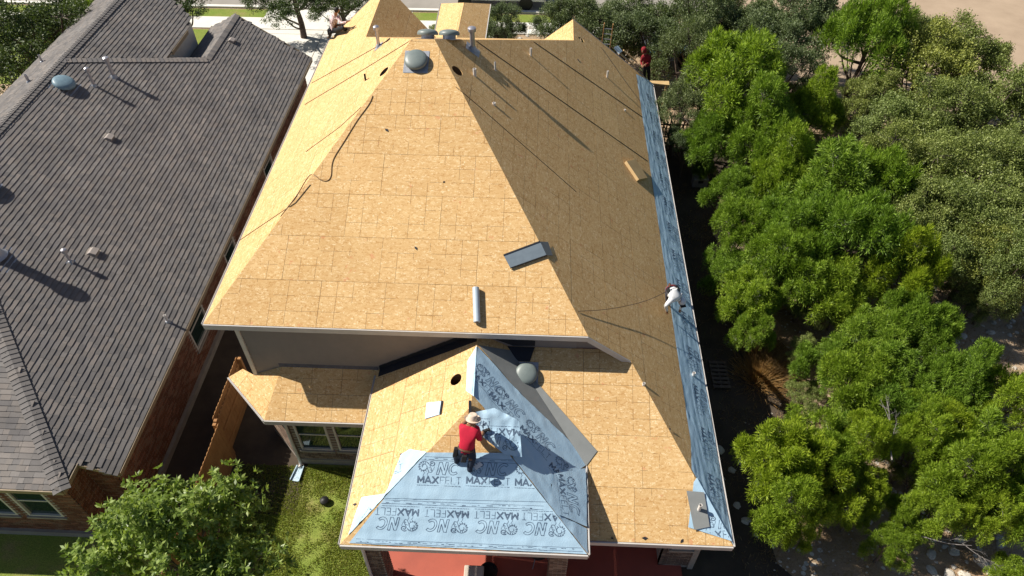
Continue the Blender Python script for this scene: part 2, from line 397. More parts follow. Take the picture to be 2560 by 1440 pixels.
slab('pavement', -60, 8, 36.6, 37.9, .06, CONC, .08)
slab('driveway', -15.5, -8.1, 27.9, 39.0, .030, CONC)
for i in range(6):      # joints between the driveway bays
    slab('driveway_joint', -15.4, -8.1, 29.3+i*1.7, 29.33+i*1.7, .034, FOUND)
slab('driveway_joint', -11.8, -11.77, 27.9, 36.5, .038, FOUND)
slab('kerb', -80, 6, 39.05, 39.3, .10, CONC, .14)
slab('street', -120, 10, 39.3, 47.5, .005, ASPH)
slab('dirt_lot', 10, 90, 29.5, 60.0, .008, DIRT)
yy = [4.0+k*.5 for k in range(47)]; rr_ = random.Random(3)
struct('side_yard_shade', [(4.0, 4.0, .005)]+[(7.7+.9*math.sin(y*.55)+rr_.uniform(-.35, .35), y, .005) for y in yy]+[(4.0, 27.0, .005)], [tuple(range(len(yy)+2))], SHADE_SOIL)  # added dark strip, the house's shade painted into the ground colour
slab('side_passage', -10.6, -6.4, 8.8, 27.8, .009, SHADE_SOIL)  # shade between the two houses is put into this ground colour
slab('patio_slab', -3.72, 4.1, 4.6, 10.9, .10, REDP, .12)

# ------------------------------------------------------------------ roof builders
def deck(poly, parent, rows0=0.0, stag=0.0, holes=(), gap=.005, t=.014, lift=0.0):
    """lay 2.44 x 1.22 m oriented-strand sheets over a roof plane"""
    P = vec(poly); Nn = newell(P); U, V, Nn = basis(Nn); O = P[0].copy()
    P2 = [((p-O).dot(U), (p-O).dot(V)) for p in P]
    us = [p[0] for p in P2]; vs_ = [p[1] for p in P2]; v = min(vs_)-rows0; r = 0
    while v < max(vs_):
        u = min(us)-2.44+((r*1.22+stag+(r*7 % 3)*.203) % 2.44)
        while u < max(us):
            q = P2
            for ax, val, k in ((0, u+gap/2, True), (0, u+2.44-gap/2, False), (1, v+gap/2, True), (1, v+1.22-gap/2, False)):
                q = clip(q, ax, val, k)
                if len(q) < 3: break
            qq = []
            for p in q:
                if not qq or (abs(p[0]-qq[-1][0])+abs(p[1]-qq[-1][1])) > 1e-4: qq.append(p)
            if len(qq) > 2 and (abs(qq[0][0]-qq[-1][0])+abs(qq[0][1]-qq[-1][1])) < 1e-4: qq.pop()
            if area2(qq) > .004:
                n = len(qq); dz = random.uniform(0, .0025)+lift
                top = [O+U*a+V*b+Nn*dz for a, b in qq]; bot = [p-Nn*t for p in top]
                uv = [(a-u, b-v) for a, b in qq]*2
                o = mesh('osb_sheet', top+bot, [tuple(range(n)), tuple(range(n, 2*n))[::-1]]+[(i, n+i, n+(i+1) % n, (i+1) % n) for i in range(n)], OSB, parent, uv=uv)
                for hc, hr in holes:
                    c2 = ((hc-O).dot(U), (hc-O).dot(V))
                    if u-hr < c2[0] < u+2.44+hr and v-hr < c2[1] < v+1.22+hr:
                        cu = MB().lathe([(hr, -.3), (hr, .3)], hc, 28, Matrix((U, V, Nn)).transposed()).build('cut', None)
                        md = o.modifiers.new('b', 'BOOLEAN'); md.operation = 'DIFFERENCE'; md.object = cu; md.solver = 'EXACT'
                        dg = bpy.context.evaluated_depsgraph_get(); me2 = bpy.data.meshes.new_from_object(o.evaluated_get(dg))
                        o.modifiers.clear(); o.data = me2; bpy.data.objects.remove(cu)
            u += 2.44
        v += 1.22; r += 1
def fascia(mb, a, b, h=.17, t=.028, out=None, drop=.0):
    """board under a roof edge a->b with its drip edge"""
    a, b = Vector(a), Vector(b); d = (b-a).normalized(); o = Vector(out).normalized()
    z = Vector((0, 0, 1)); P = [a+o*.004, b+o*.004]
    mb.prism([P[0]-z*.004, P[1]-z*.004, P[1]-z*h, P[0]-z*h], o*t)
    mb.prism([P[0]+z*.012+o*(t+.002), P[1]+z*.012+o*(t+.002), P[1]-z*.05+o*(t+.002), P[0]-z*.05+o*(t+.002)], o*.012)
def wallmesh(name, parent, O, U, L, H, out, mat, openings=(), th=.12):
    """a wall with real openings; outer face on the line O + U*u"""
    O, U, out = Vector(O), Vector(U).normalized(), Vector(out).normalized(); Z = Vector((0, 0, 1))
    xs = sorted({0, L}|{q for o in openings for q in o[:2]}); zs = sorted({0, H}|{q for o in openings for q in o[2:4]}); mb = MB()
    for i in range(len(xs)-1):
        for j in range(len(zs)-1):
            cx, cz = (xs[i]+xs[i+1])/2, (zs[j]+zs[j+1])/2
            if any(o[0] < cx < o[1] and o[2] < cz < o[3] for o in openings): continue
            p = [O+U*a+Z*b for a, b in ((xs[i], zs[j]), (xs[i+1], zs[j]), (xs[i+1], zs[j+1]), (xs[i], zs[j+1]))]
            mb.prism(p, -out*th)
    return mb.build(name, mat, parent)
def brickwall(items, O, U, L, H, out, openings=(), z0=.22, nvar=8):
    O, U, out = Vector(O), Vector(U).normalized(), Vector(out).normalized(); Z = Vector((0, 0, 1)); z = z0; r = 0
    B = Matrix((U, Z, U.cross(Z))).transposed(); flip = 1 if U.cross(Z).dot(out) > 0 else -1
    B = Matrix((U, Z, out)).transposed() if flip > 0 else Matrix((-U, Z, out)).transposed()
    while z+.06 < H:
        u = (-.102 if r % 2 else 0.0)
        while u < L-.03:
            a, b = max(u, 0), min(u+.194, L)
            if b-a > .05 and not any(o[0]-.03 < (a+b)/2 < o[1]+.03 and o[2]-.07 < z+.03 < o[3]+.02 for o in openings):
                p = O+U*((a+b)/2)+Z*(z+.0285)
                items.append((Matrix.Translation(p) @ B.to_4x4() @ Matrix.Diagonal(((b-a)/.194, 1, 1, 1)), random.randrange(nvar)))
            u += .204
        z += .067; r += 1
def brickvars(cols, n=8):
    out = []
    for k in range(n):
        c = np.array(cols[k % len(cols)])*random.uniform(.85, 1.15); x, y, d = .097, .0285, .006+random.uniform(0, .003)
        V = [(-x, -y, -.02), (x, -y, -.02), (x, y, -.02), (-x, y, -.02), (-x+.002, -y+.002, d), (x-.002, -y+.002, d), (x-.002, y-.002, d), (-x+.002, y-.002, d)]
        F = [(4, 5, 6, 7), (0, 1, 5, 4), (1, 2, 6, 5), (2, 3, 7, 6), (3, 0, 4, 7)]; out.append((V, F, [tuple(c)]*5))
    return out
def window(parent, O, U, w, h, out, sash=True, sill=True, frame=None):
    """O = lower corner of the opening on the wall face"""
    frame = frame or TRIM
    O, U, out = Vector(O), Vector(U).normalized(), Vector(out).normalized(); Z = Vector((0, 0, 1)); f = .055
    mb = MB(); R = lambda u0, u1, v0, v1, d0, d1: mb.prism([O+U*u0+Z*v0+out*d0, O+U*u1+Z*v0+out*d0, O+U*u1+Z*v1+out*d0, O+U*u0+Z*v1+out*d0], out*(d1-d0))
    R(0, w, 0, f, -.07, .012); R(0, w, h-f, h, -.07, .012); R(0, f, f, h-f, -.07, .012); R(w-f, w, f, h-f, -.07, .012)
    if sash: R(f, w-f, h*.5-.022, h*.5+.022, -.06, -.012)
    o = mb.build('window', frame, parent)
    for v0, v1, d in ((f, h*.5-.022, -.045), (h*.5+.022, h-f, -.03)):
        mb = MB(); R(f, w-f, v0, v1, d-.006, d); mb.build('pane', GLASS, o)
    if sill:
        mb = MB(); R(-.06, w+.06, -.075, -.004, -.05, .055); mb.build('sill', FOUND, o)
    return o

# ------------------------------------------------------------------ the house being re-roofed
A = (-8.065, 11.123, 5.348); Bp = (1.373, 11.123, 5.348); P1 = (-3.652, 19.036, 8.797); P2 = (-3.006, 19.036, 8.797)
Cc = (4.797, 7.226, 2.651); Ff = (4.797, 27.35, 2.651); G = (1.27, 27.35, 5.43); Hh = (1.27, 25.64, 5.43)
E_ = (2.506, 11.123, 4.455); LG0 = (-5.84, 22.39, 7.088); LGP = (-5.84, 26.4, 7.088); VA = (-3.93, 25.35, 5.577); LE = (-8.065, 25.4, 5.348)
house = thing('reroofed_house', 'two-level house stripped to bare tan roof sheathing, blue felt on its porch', 'house', (-1.5, 16, 0))
HOLES_L = [(on(960, 179, *LF), .17)]; HOLES_B = [(on(1143, 177, *BR), .18), (on(1453, 99, *BR), .15)]; HOLES_P = [(on(1140, 949, *PL), .16)]
J = (-4.08, 6.59, 3.358); K = (1.383, 6.59, 3.358); Mm = (-1.32, 9.22, 5.03); Nn_ = (-1.32, 11.37, 5.03); VB = (1.385, 8.754, 3.358); VT = (-.594, 11.37, 4.57)
D1 = (-8.33, 11.49, 2.65); D2 = (-6.96, 10.15, 2.65); T1 = (-6.65, 11.37, 3.38)
nd = newell(vec([D1, D2, T1])); zW = T1[2]-(nd.x*(-7.52-T1[0])+nd.y*(11.37-T1[1]))/nd.z
zL = T1[2]-(nd.x*(-7.9-T1[0])+nd.y*(11.6-T1[1]))/nd.z
W_ = (-7.52, 11.37, zW)
mb = MB()
fascia(mb, A, Bp, out=(0, -1, 0)); fascia(mb, Bp, E_, out=(0, -1, 0), h=.19); fascia(mb, LE, A, out=(-1, 0, 0))
fascia(mb, Cc, Ff, out=(1, 0, 0)); fascia(mb, (1.2, 7.226, 2.651), Cc, out=(0, -1, 0)); fascia(mb, Ff, G, out=(0, 1, 0)); fascia(mb, LE, LGP, out=(0, 1, 0))
fascia(mb, J, K, out=(0, -1, 0)); fascia(mb, (J[0], 11.2, J[2]), J, out=(-1, 0, 0)); fascia(mb, K, VB, out=(1, 0, 0))
fascia(mb, D1, D2, out=(-.7, -.7, 0)); fascia(mb, D2, (-4.0, 10.17, 2.65), out=(0, -1, 0))
roof = mb.build('roof', FASCIA, house)
deck([A, Bp, P2, P1], roof, 0, .35)
deck([Cc, Ff, G, Hh, P2, Bp, E_], roof, 0, .9, HOLES_B)
deck([LE, A, P1, LG0, LGP], roof, 0, .2, HOLES_L)
deck([LG0, VA, LGP], roof, 0, .2)
deck([P2, Hh, (1.27, 27.3, 4.583), (-3.93, 27.3, 4.583), VA, LG0, P1], roof, .4, .2)
deck([Hh, G, (.155, 27.35, 4.558)], roof, .3, .4)
deck([Cc, (2.506, 11.123, 4.455), (2.348, 11.36, 4.565), VT, VB, (1.0, 8.754, 3.358), (1.0, 7.226, 2.651)], roof, .0, .7)
deck([J, Mm, Nn_, (J[0], 11.37, J[2])], roof, .1, .3, HOLES_P)
deck([K, Mm, J], roof, .0, .5)
deck([K, VB, VT, Nn_, Mm], roof, .0, .5)
deck([D1, D2, T1, W_, (-7.9, 11.6, zL)], roof, .0, .5)
deck([D2, (-4.0, 10.17, 2.65), (-4.0, 11.37, 3.38), T1], roof, .5, .55)
# entry gable behind the ridge
e0, e1 = (-3.55, 28.1, 4.0), (-3.52, 31.7, 4.0); el0, el1 = (-4.66, 28.1, 3.40), (-4.75, 32.9, 3.40); er0, er1 = (-2.44, 28.1, 3.40), (-2.42, 32.9, 3.40)
deck([el0, el1, e1, e0], roof, 0, .5); deck([er0, er1, e1, e0], roof, 0, .5)
mb = MB(); fascia(mb, er0, er1, out=(1, 0, 0)); fascia(mb, el0, el1, out=(-1, 0, 0)); mb.build('gable_trim', FASCIA, house)
# walls
bk = []
def uwall(poly, out, name='wall', mat=SIDING, th=.14): return MB().prism(poly, -Vector(out)*th).build(name, mat, house)
up = uwall([(-7.49, 11.4, .2), (4.38, 11.4, .2), (4.38, 11.4, 2.78), (2.20, 11.4, 4.5), (1.2, 11.4, 5.2), (-7.49, 11.4, 5.2)], (0, -1, 0), 'upper_wall')
zb = 3.02
while zb < 5.13:                                       # lap siding, one board after another
    h = min(.165, 5.17-zb); x1 = 1.15
    mbb = MB(); mbb.add([(-7.38, 11.398, zb+h+.02), (x1, 11.398, zb+h+.02), (x1, 11.368, zb), (-7.38, 11.368, zb), (x1, 11.398, zb), (-7.38, 11.398, zb)], [(0, 1, 2, 3), (3, 2, 4, 5), (1, 4, 2), (0, 3, 5)])
    mbb.build('siding_board', SIDING, up); zb += .165
MB().box((-7.44, 11.375, 4.1), (.11, .06, 2.25)).build('corner_board', TRIM, house)
MB().prism([(-8.03, 11.15, 5.19), (1.3, 11.15, 5.19), (1.3, 11.4, 5.19), (-8.03, 11.4, 5.19)], (0, 0, -.015)).build('soffit', SOFF, house)
uwall([(-7.49, 11.4, 0), (-7.49, 25.2, 0), (-7.49, 25.2, 5.25), (-7.49, 11.4, 5.25)], (-1, 0, 0))
uwall([(4.4, 7.75, 0), (4.4, 27.0, 0), (4.4, 27.0, 2.62), (4.4, 7.75, 2.62)], (1, 0, 0), mat=MORTAR)
uwall([(4.4, 27.0, 0), (-7.49, 27.0, 0), (-7.49, 27.0, 4.4), (1.6, 27.0, 4.6), (4.4, 27.0, 2.6)], (0, 1, 0))
uwall([(-4.4, 27.0, 0), (-4.4, 32.4, 0), (-4.4, 32.4, 3.3), (-4.4, 27.0, 3.3)], (-1, 0, 0)); uwall([(-2.7, 27.0, 0), (-2.7, 32.4, 0), (-2.7, 32.4, 3.3), (-2.7, 27.0, 3.3)], (1, 0, 0))
# bay: angled sunlit wall and shaded front wall with two windows
WB = [(-6.42+6.62, -5.52+6.62, .78, 2.30), (-5.34+6.62, -4.44+6.62, .78, 2.30)]
wf = wallmesh('bay_wall', house, (-6.62, 10.42, 0), (1, 0, 0), 2.95, 2.6, (0, -1, 0), MORTAR, WB)
brickwall(bk, (-6.62, 10.42, 0), (1, 0, 0), 2.95, 2.55, (0, -1, 0), WB, .3)
for o in WB: window(house, (-6.62+o[0], 10.42, o[2]), (1, 0, 0), o[1]-o[0], o[3]-o[2], (0, -1, 0))
dd = Vector((-1, 1, 0)).normalized(); do = Vector((-1, -1, 0)).normalized()
wallmesh('angled_wall', house, (-6.62, 10.42, 0), dd, 1.5, 2.6, do, MORTAR); brickwall(bk, (-6.62, 10.42, 0), dd, 1.5, 2.55, do, (), .3)
MB().box((-5.15, 10.44, .13), (2.95, .09, .26)).build('foundation', FOUND, house)
MB().prism([(-6.96, 10.17, 2.49), (-4.0, 10.19, 2.49), (-4.0, 10.42, 2.49), (-6.62, 10.42, 2.49), (-7.7, 11.5, 2.49), (-8.3, 11.5, 2.49)], (0, 0, -.012)).build('soffit', SOFF, house)
# porch
wallmesh('porch_wall', house, (-3.72, 11.3, 0), (0, -1, 0), .95, 3.3, (-1, 0, 0), MORTAR); brickwall(bk, (-3.72, 11.3, 0), (0, -1, 0), .95, 3.25, (-1, 0, 0))
wallmesh('porch_wall', house, (-3.72, 10.9, 0), (1, 0, 0), 8.1, 3.0, (0, -1, 0), MORTAR)
def column(x, y, w, d, h):
    MB().box((x, y, h/2), (w, d, h)).build('column', MORTAR, house)
    for o_, U_, L_, n_ in (((x-w/2, y-d/2, 0), (1, 0, 0), w, (0, -1, 0)), ((x+w/2, y-d/2, 0), (0, 1, 0), d, (1, 0, 0)), ((x-w/2, y+d/2, 0), (0, -1, 0), d, (-1, 0, 0))):
        brickwall(bk, o_, U_, L_, h-.02, n_, (), .13)
column(-3.62, 7.16, .44, .44, 3.12); column(.80, 7.12, .42, .42, 3.12)
mb = MB(); mb.beam((-3.84, 7.1, 3.14), (1.1, 7.1, 3.14), .3, .2); mb.beam((1.0, 7.62, 2.45), (4.4, 7.62, 2.45), .25, .2); mb.build('beam', TRIM, house)
# right wing end wall with its small window
WO = [(.20, .80, 1.1, 2.25)]
wallmesh('wing_wall', house, (3.50, 7.80, 0), (1, 0, 0), .9, 2.5, (0, -1, 0), MORTAR, WO); brickwall(bk, (3.50, 7.80, 0), (1, 0, 0), .9, 2.45, (0, -1, 0), WO, .13)
window(house, (3.70, 7.80, 1.1), (1, 0, 0), .6, 1.15, (0, -1, 0))
wallmesh('wing_wall', house, (3.50, 10.8, 0), (0, -1, 0), 3.0, 2.5, (-1, 0, 0), MORTAR)
pieces('brick', wf, brickvars([(.15, .105, .08), (.20, .145, .11), (.12, .085, .07), (.24, .18, .14)]), bk, BRICK)
# membranes on the junctions
def flat(name, mat, P, Nv, lift=.006, parent=None, t=.004):
    Nv = Vector(Nv).normalized(); return MB().prism([Vector(p)+Nv*lift for p in P], Nv*t).build(name, mat, parent)
nL = Vector((-.605, 0, 1)); nLO = Vector((0, -.463, 1))
flat('wall_flashing', DARKM, [(-4.0, 11.12, 3.358+.08*.605), (-4.0, 11.37, 3.358+.08*.605), (-1.34, 11.37, 5.02), (-1.34, 11.12, 5.02)], nL, .005, house)
MB().prism([(-4.0, 11.375, 3.42), (-1.32, 11.375, 5.04), (-1.32, 11.375, 5.18), (-4.0, 11.375, 3.56)], (0, -.012, 0)).build('wall_flashing', DARKM, house)
MB().prism([(-1.32, 11.374, 5.04), (-.45, 11.374, 4.6), (.1, 11.374, 4.62), (.1, 11.374, 4.8), (-1.32, 11.374, 5.18)], (0, -.012, 0)).build('wall_flashing', DARKM, house)
MB().prism([(-6.7, 11.375, 3.38), (-4.05, 11.375, 3.38), (-4.05, 11.375, 3.52), (-6.7, 11.375, 3.52)], (0, -.012, 0)).build('wall_flashing', GREYC, house)
flat('wall_flashing', DARKM, [(-.6, 11.36, 4.565), (.1, 11.36, 4.565), (-.02, 11.02, 4.408), (-.32, 11.02, 4.408)], nLO, .012, house)
# downspouts
def spout(pts, r=.042): return MB().tube(bez(pts, 5), r, 8).build('downspout', GUTW, house, True)
spout([(-6.78, 10.24, 2.50), (-6.78, 10.30, 2.38), (-6.60, 10.36, 2.25), (-6.60, 10.36, 1.2), (-6.60, 10.36, .16), (-6.60, 10.22, .09)])
spout([(-3.95, 6.72, 3.2), (-3.95, 6.78, 3.05), (-3.78, 6.87, 2.9), (-3.78, 6.87, 1.5), (-3.78, 6.87, .1)])

# ------------------------------------------------------------------ the shingled house next door
nb = thing('shingled_house', 'single-storey brick house under a weathered grey shingle roof', 'house', (-14, 17, 0))
Q = (-10.96, 7.69, 3.155); Jg = (-10.96, 8.42, 3.155); E0 = (-10.075, 8.42, 2.75); E1 = (-10.075, 28.7, 2.75); G1 = (-13.33, 29.6, 4.241); H1 = (-13.33, 25.78, 4.241)
R0 = (-16.9, 15.53, 5.873); R1 = (-16.9, 22.65, 5.876); RF = (-16.9, 30.5, 5.876); U1 = (-14.42, 27.14, 4.74); U0 = (-14.42, 25.4, 4.74)
FLc = (-19.3, 7.69, 3.155)
VU = (-14.42, 24.82, 4.74)
base = MB()
planes = {'r': [Q, Jg, E0, E1, G1, H1, R1, R0], 'u': [R1, VU, U0, U1, (-14.6, 28.2, 4.822), (-16.9, 29.9, 5.876)], 'f': [FLc, Q, R0, (-19.3, 12.37, 4.779)], 'l': [(-19.3, 12.37, 4.776), R0, (-16.9, 29.9, 5.876), (-19.3, 30.2, 4.776)],
          'b': [H1, G1, (-14.5, 29.6, 3.705), (-14.5, 26.8, 3.705)]}
for k, P in planes.items():
    n_ = newell(vec(P)); base.prism([Vector(p)-n_*.02 for p in P], -n_*.06)
bk2 = base.build('roof', simple('roof_underlay', (.11, .105, .10), (.09, .085, .08), 4, .9), nb)
def shingle_segs(w, tones):
    """one laminated shingle: tabs of unequal width, every other one thicker"""
    V, F, T = [], [], []; x = 0; up_ = random.random() < .5
    while x < w-1e-6:
        dx = min(random.uniform(.14, .36), w-x)
        if w-x-dx < .06: dx = w-x
        z1 = .024 if up_ else .020; b = len(V); y0 = -.005 if up_ else 0.0
        V += [(x, y0, z1), (x+dx, y0, z1), (x+dx, .15, .003 if not up_ else .005), (x, .15, .003 if not up_ else .005), (x, y0, -.012), (x+dx, y0, -.012), (x+dx, .15, -.01), (x, .15, -.01)]
        F += [(b, b+1, b+2, b+3), (b+4, b+5, b+1, b), (b+1, b+5, b+6, b+2), (b, b+3, b+7, b+4)]
        c = np.array(random.choice(tones))*random.uniform(.88, 1.12); T += [tuple(c)]*4
        x += dx; up_ = not up_
    return V, F, T
TONES = [(.158, .150, .149), (.168, .158, .155), (.142, .136, .138), (.178, .164, .157), (.158, .151, .150), (.190, .172, .163)]
SV = [shingle_segs(.98, TONES) for _ in range(14)]
items = []; EX = ([], [], [])
for k, P in planes.items():
    P = vec(P); n_ = newell(P); U, V, n_ = basis(n_); O = min(P, key=lambda p: p.z).copy()
    P2d = [((p-O).dot(U), (p-O).dot(V)) for p in P]; us = [p[0] for p in P2d]; vv = [p[1] for p in P2d]
    Bm = Matrix((U, V, n_)).transposed().to_4x4(); v = min(vv)+.002; r = 0
    while v < max(vv)-.03:
        u = min(us)-1+random.choice((0, .16, .33, .5, .66, .84))
        while u < max(us):
            cs = [inside((u+a, v+b), P2d) for a, b in ((.02, .01), (.96, .01), (.02, .13), (.96, .13))]
            M = Matrix.Translation(O+U*u+V*v) @ Bm; vi = random.randrange(14)
            if all(cs): items.append((M, vi))
            else:
                VV, FF, TT = SV[vi]
                for q in range(0, len(FF), 4):
                    a = FF[q][0]; cx = (VV[a][0]+VV[a+1][0])/2
                    if inside((u+cx, v+.06), P2d):
                        bb = len(EX[0]); EX[0].extend(tuple(M @ Vector(VV[a+i])) for i in range(8)); EX[1].extend(tuple(i-a+bb for i in f) for f in FF[q:q+4]); EX[2].extend(TT[q:q+4])
            u += .985
        v += .142; r += 1
pieces('shingle', bk2, SV, items, SHING, 300, EX)
def caps(a, b, n1, n2, wd=.19, step=.145):
    """bent cap shingles lapped along a hip or ridge"""
    a, b = Vector(a), Vector(b); d = (b-a).normalized(); n1, n2 = Vector(n1).normalized(), Vector(n2).normalized()
    s1 = d.cross(n1).normalized(); s2 = d.cross(n2).normalized(); m = (n1+n2).normalized()
    if s1.dot(n2) > 0: s1 = -s1
    if s2.dot(n1) > 0: s2 = -s2
    pre = []
    for k in range(5):
        V = []
        for y, z in ((-.01, .046), (.17, .026)):
            V += [s1*wd+d*y+n1*(z+.006), d*y+m*z, s2*wd+d*y+n2*(z+.006)]
        V += [v-m*.03 for v in V[:3]]
        t = tuple(np.array(random.choice(TONES))*random.uniform(.95, 1.15))
        me = bpy.data.meshes.new('ridge_cap'); me.from_pydata([tuple(v) for v in V], [], [(0, 1, 4, 3), (1, 2, 5, 4), (6, 7, 1, 0), (7, 8, 2, 1)]); settone(me, [t]*4); me.materials.append(SHING); pre.append(me)
    L = (b-a).length; x = 0.0
    while x < L-.05:
        o = bpy.data.objects.new('ridge_cap', random.choice(pre)); COL.objects.link(o); o.location = a+d*x; o.parent = bk2; x += step
nR, nL2, nF2 = (.458, 0, 1), (-.458, 0, 1), (0, -.347, 1)
caps(Q, R0, nR, nF2); caps(R0, R1, nR, nL2, step=.165); caps(H1, R1, nR, (0, .5, 1), step=.165, wd=.22); caps(G1, H1, nR, nL2, step=.165)
caps(R1, (-16.9, 29.9, 5.876), nR, nL2, step=.165)
mb = MB()
for a, b, o in ((FLc, Q, (0, -1, 0)), (Q, Jg, (1, 0, 0)), (Jg, E0, (0, -1, 0)), (E0, E1, (1, 0, 0)), (E1, G1, (0, 1, 0)), (U0, U1, (1, 0, 0)), ((-14.5, 26.8, 3.705), (-14.5, 29.6, 3.705), (-1, 0, 0))): fascia(mb, a, b, h=.15, out=o)
mb.build('fascia', simple('tan_fascia', (.30, .235, .16), (.24, .19, .13), 4, .6), nb)
mb = MB(); mb.prism([(-10.09, 8.45, 2.6), (-10.09, 28.6, 2.6), (-10.56, 28.6, 2.6), (-10.56, 8.45, 2.6)], (0, 0, -.012)); mb.prism([(-10.98, 7.71, 3.0), (-19.0, 7.71, 3.0), (-19.0, 8.05, 3.0), (-10.98, 8.05, 3.0)], (0, 0, -.012)); mb.build('soffit', SOFF, nb)
nbk = []
MB().prism([(-14.6, 24.6, 0), (-14.6, 28.0, 0), (-14.6, 28.0, 4.66), (-14.6, 24.6, 4.66)], (-.12, 0, 0)).build('gable_wall', TRIM, nb)
# side wall: u runs from y=8.7 away
OW = [(5.0, 6.15, .85, 2.35), (8.4, 9.35, 1.0, 2.3), (13.2, 14.2, 1.0, 2.3)]
ws = wallmesh('wall', nb, (-10.56, 8.75, 0), (0, 1, 0), 20.0, 2.62, (1, 0, 0), MORTAR, OW)
brickwall(nbk, (-10.56, 8.75, 0), (0, 1, 0), 20.0, 2.58, (1, 0, 0), OW, .24)
for o in OW: window(nb, (-10.56, 8.75+o[0], o[2]), (0, 1, 0), o[1]-o[0], o[3]-o[2], (1, 0, 0))
wallmesh('wall', nb, (-11.30, 8.75, 0), (1, 0, 0), .74, 2.9, (0, -1, 0), MORTAR); brickwall(nbk, (-11.30, 8.75, 0), (1, 0, 0), .74, 2.8, (0, -1, 0), (), .24)
wallmesh('wall', nb, (-11.30, 8.02, 0), (0, 1, 0), .74, 3.0, (1, 0, 0), MORTAR); brickwall(nbk, (-11.30, 8.02, 0), (0, 1, 0), .74, 2.98, (1, 0, 0), (), .24)
OF = [(7.7-1.64-.02, 7.7-.72, 1.05, 2.65), (7.7-2.86, 7.7-1.94, 1.05, 2.65)]
wallmesh('wall', nb, (-19.0, 8.02, 0), (1, 0, 0), 7.7, 3.0, (0, -1, 0), MORTAR, OF); brickwall(nbk, (-15.5, 8.02, 0), (1, 0, 0), 4.2, 2.98, (0, -1, 0), [(a-3.5, b-3.5, c, d_) for a, b, c, d_ in OF], .24)
for o in OF: window(nb, (-19.0+o[0], 8.02, o[2]), (1, 0, 0), o[1]-o[0], o[3]-o[2], (0, -1, 0))
wallmesh('wall', nb, (-19.0, 8.05, 0), (0, 1, 0), 22, 3.05, (-1, 0, 0), MORTAR); wallmesh('wall', nb, (-19.0, 28.7, 0), (1, 0, 0), 8.4, 2.7, (0, 1, 0), MORTAR)
mb = MB(); mb.box((-10.50, 18.7, .11), (.1, 20.0, .22)); mb.box((-15.15, 7.98, .11), (7.7, .08, .22)); mb.build('foundation', FOUND, nb)
MB().prism([(-18.99, 12.4, 3.0), (-18.99, 30, 3.0), (-18.99, 30, 4.7), (-18.99, 12.4, 4.7)], (.1, 0, 0)).build('upper_wall', SIDING, nb)
pieces('brick', ws, brickvars([(.19, .082, .05), (.24, .11, .07), (.15, .068, .045), (.21, .125, .085)]), nbk, BRICK)
# ------------------------------------------------------------------ blue felt sheets with their print
from mathutils import noise as mnoise
def wr_soft(u, v): return .004+.012*max(0, mnoise.noise((u*1.1, v*2.6, 3.1)))+.014*(1-abs(mnoise.noise((u*1.3+5+v*.6, v*5.0, .4))))**7+.010*(1-abs(mnoise.noise((u*4.2-v*1.5, v*1.7, 7.4))))**8
def wr_long(u, v):      # long creases that run with the eave
    a = mnoise.noise((u*.8, v*9.0, 1.7)); b = mnoise.noise((u*2.3+9, v*17.0, 6.2))
    c = mnoise.noise((u*3.4+v*2, v*26.0, 3.3))
    return .006+.010*(1-abs(a))**6+.0045*(1-abs(b))**4+.002*(1-abs(c))**3
def wr_diag(u, v):
    a = mnoise.noise(((u+v)*1.1, (u-v)*4.6, 2.2)); return .005+.015*(1-abs(a))**4+.008*abs(mnoise.noise((u*4, v*4, 8.0)))
def pbasis(pl): return basis(pl[0])
def sheetmesh(name, parts, wr, mat, parent=None, res=.07, lift=.006):
    VV, FF = [], []
    for pl, poly in parts:
        U, V, n_ = pbasis(pl); O = Vector((0, 0, pl[1]/pl[0][2])); P = [((p-O).dot(U), (p-O).dot(V)) for p in vec(poly)]
        bm = bmesh.new(); bm.faces.new([bm.verts.new((a, b, 0)) for a, b in P])
        for ax in (0, 1):
            lo_ = min(p[ax] for p in P); hi_ = max(p[ax] for p in P); t = math.floor(lo_/res)*res+res
            while t < hi_:
                co = (t, 0, 0) if ax == 0 else (0, t, 0); no = (1, 0, 0) if ax == 0 else (0, 1, 0)
                bmesh.ops.bisect_plane(bm, geom=bm.verts[:]+bm.edges[:]+bm.faces[:], plane_co=co, plane_no=no, dist=1e-5); t += res
        bm.verts.index_update(); b = len(VV)
        for v in bm.verts: VV.append(O+U*v.co.x+V*v.co.y+n_*(lift+wr(v.co.x, v.co.y)))
        FF += [tuple(x.index+b for x in f.verts) for f in bm.faces]; bm.free()
    me = bpy.data.meshes.new(name); me.from_pydata([tuple(v) for v in VV], [], FF)
    bm = bmesh.new(); bm.from_mesh(me); bmesh.ops.recalc_face_normals(bm, faces=bm.faces); bm.to_mesh(me); bm.free()
    me.polygons.foreach_set('use_smooth', [True]*len(me.polygons)); me.update(); return link(name, me, mat, parent)
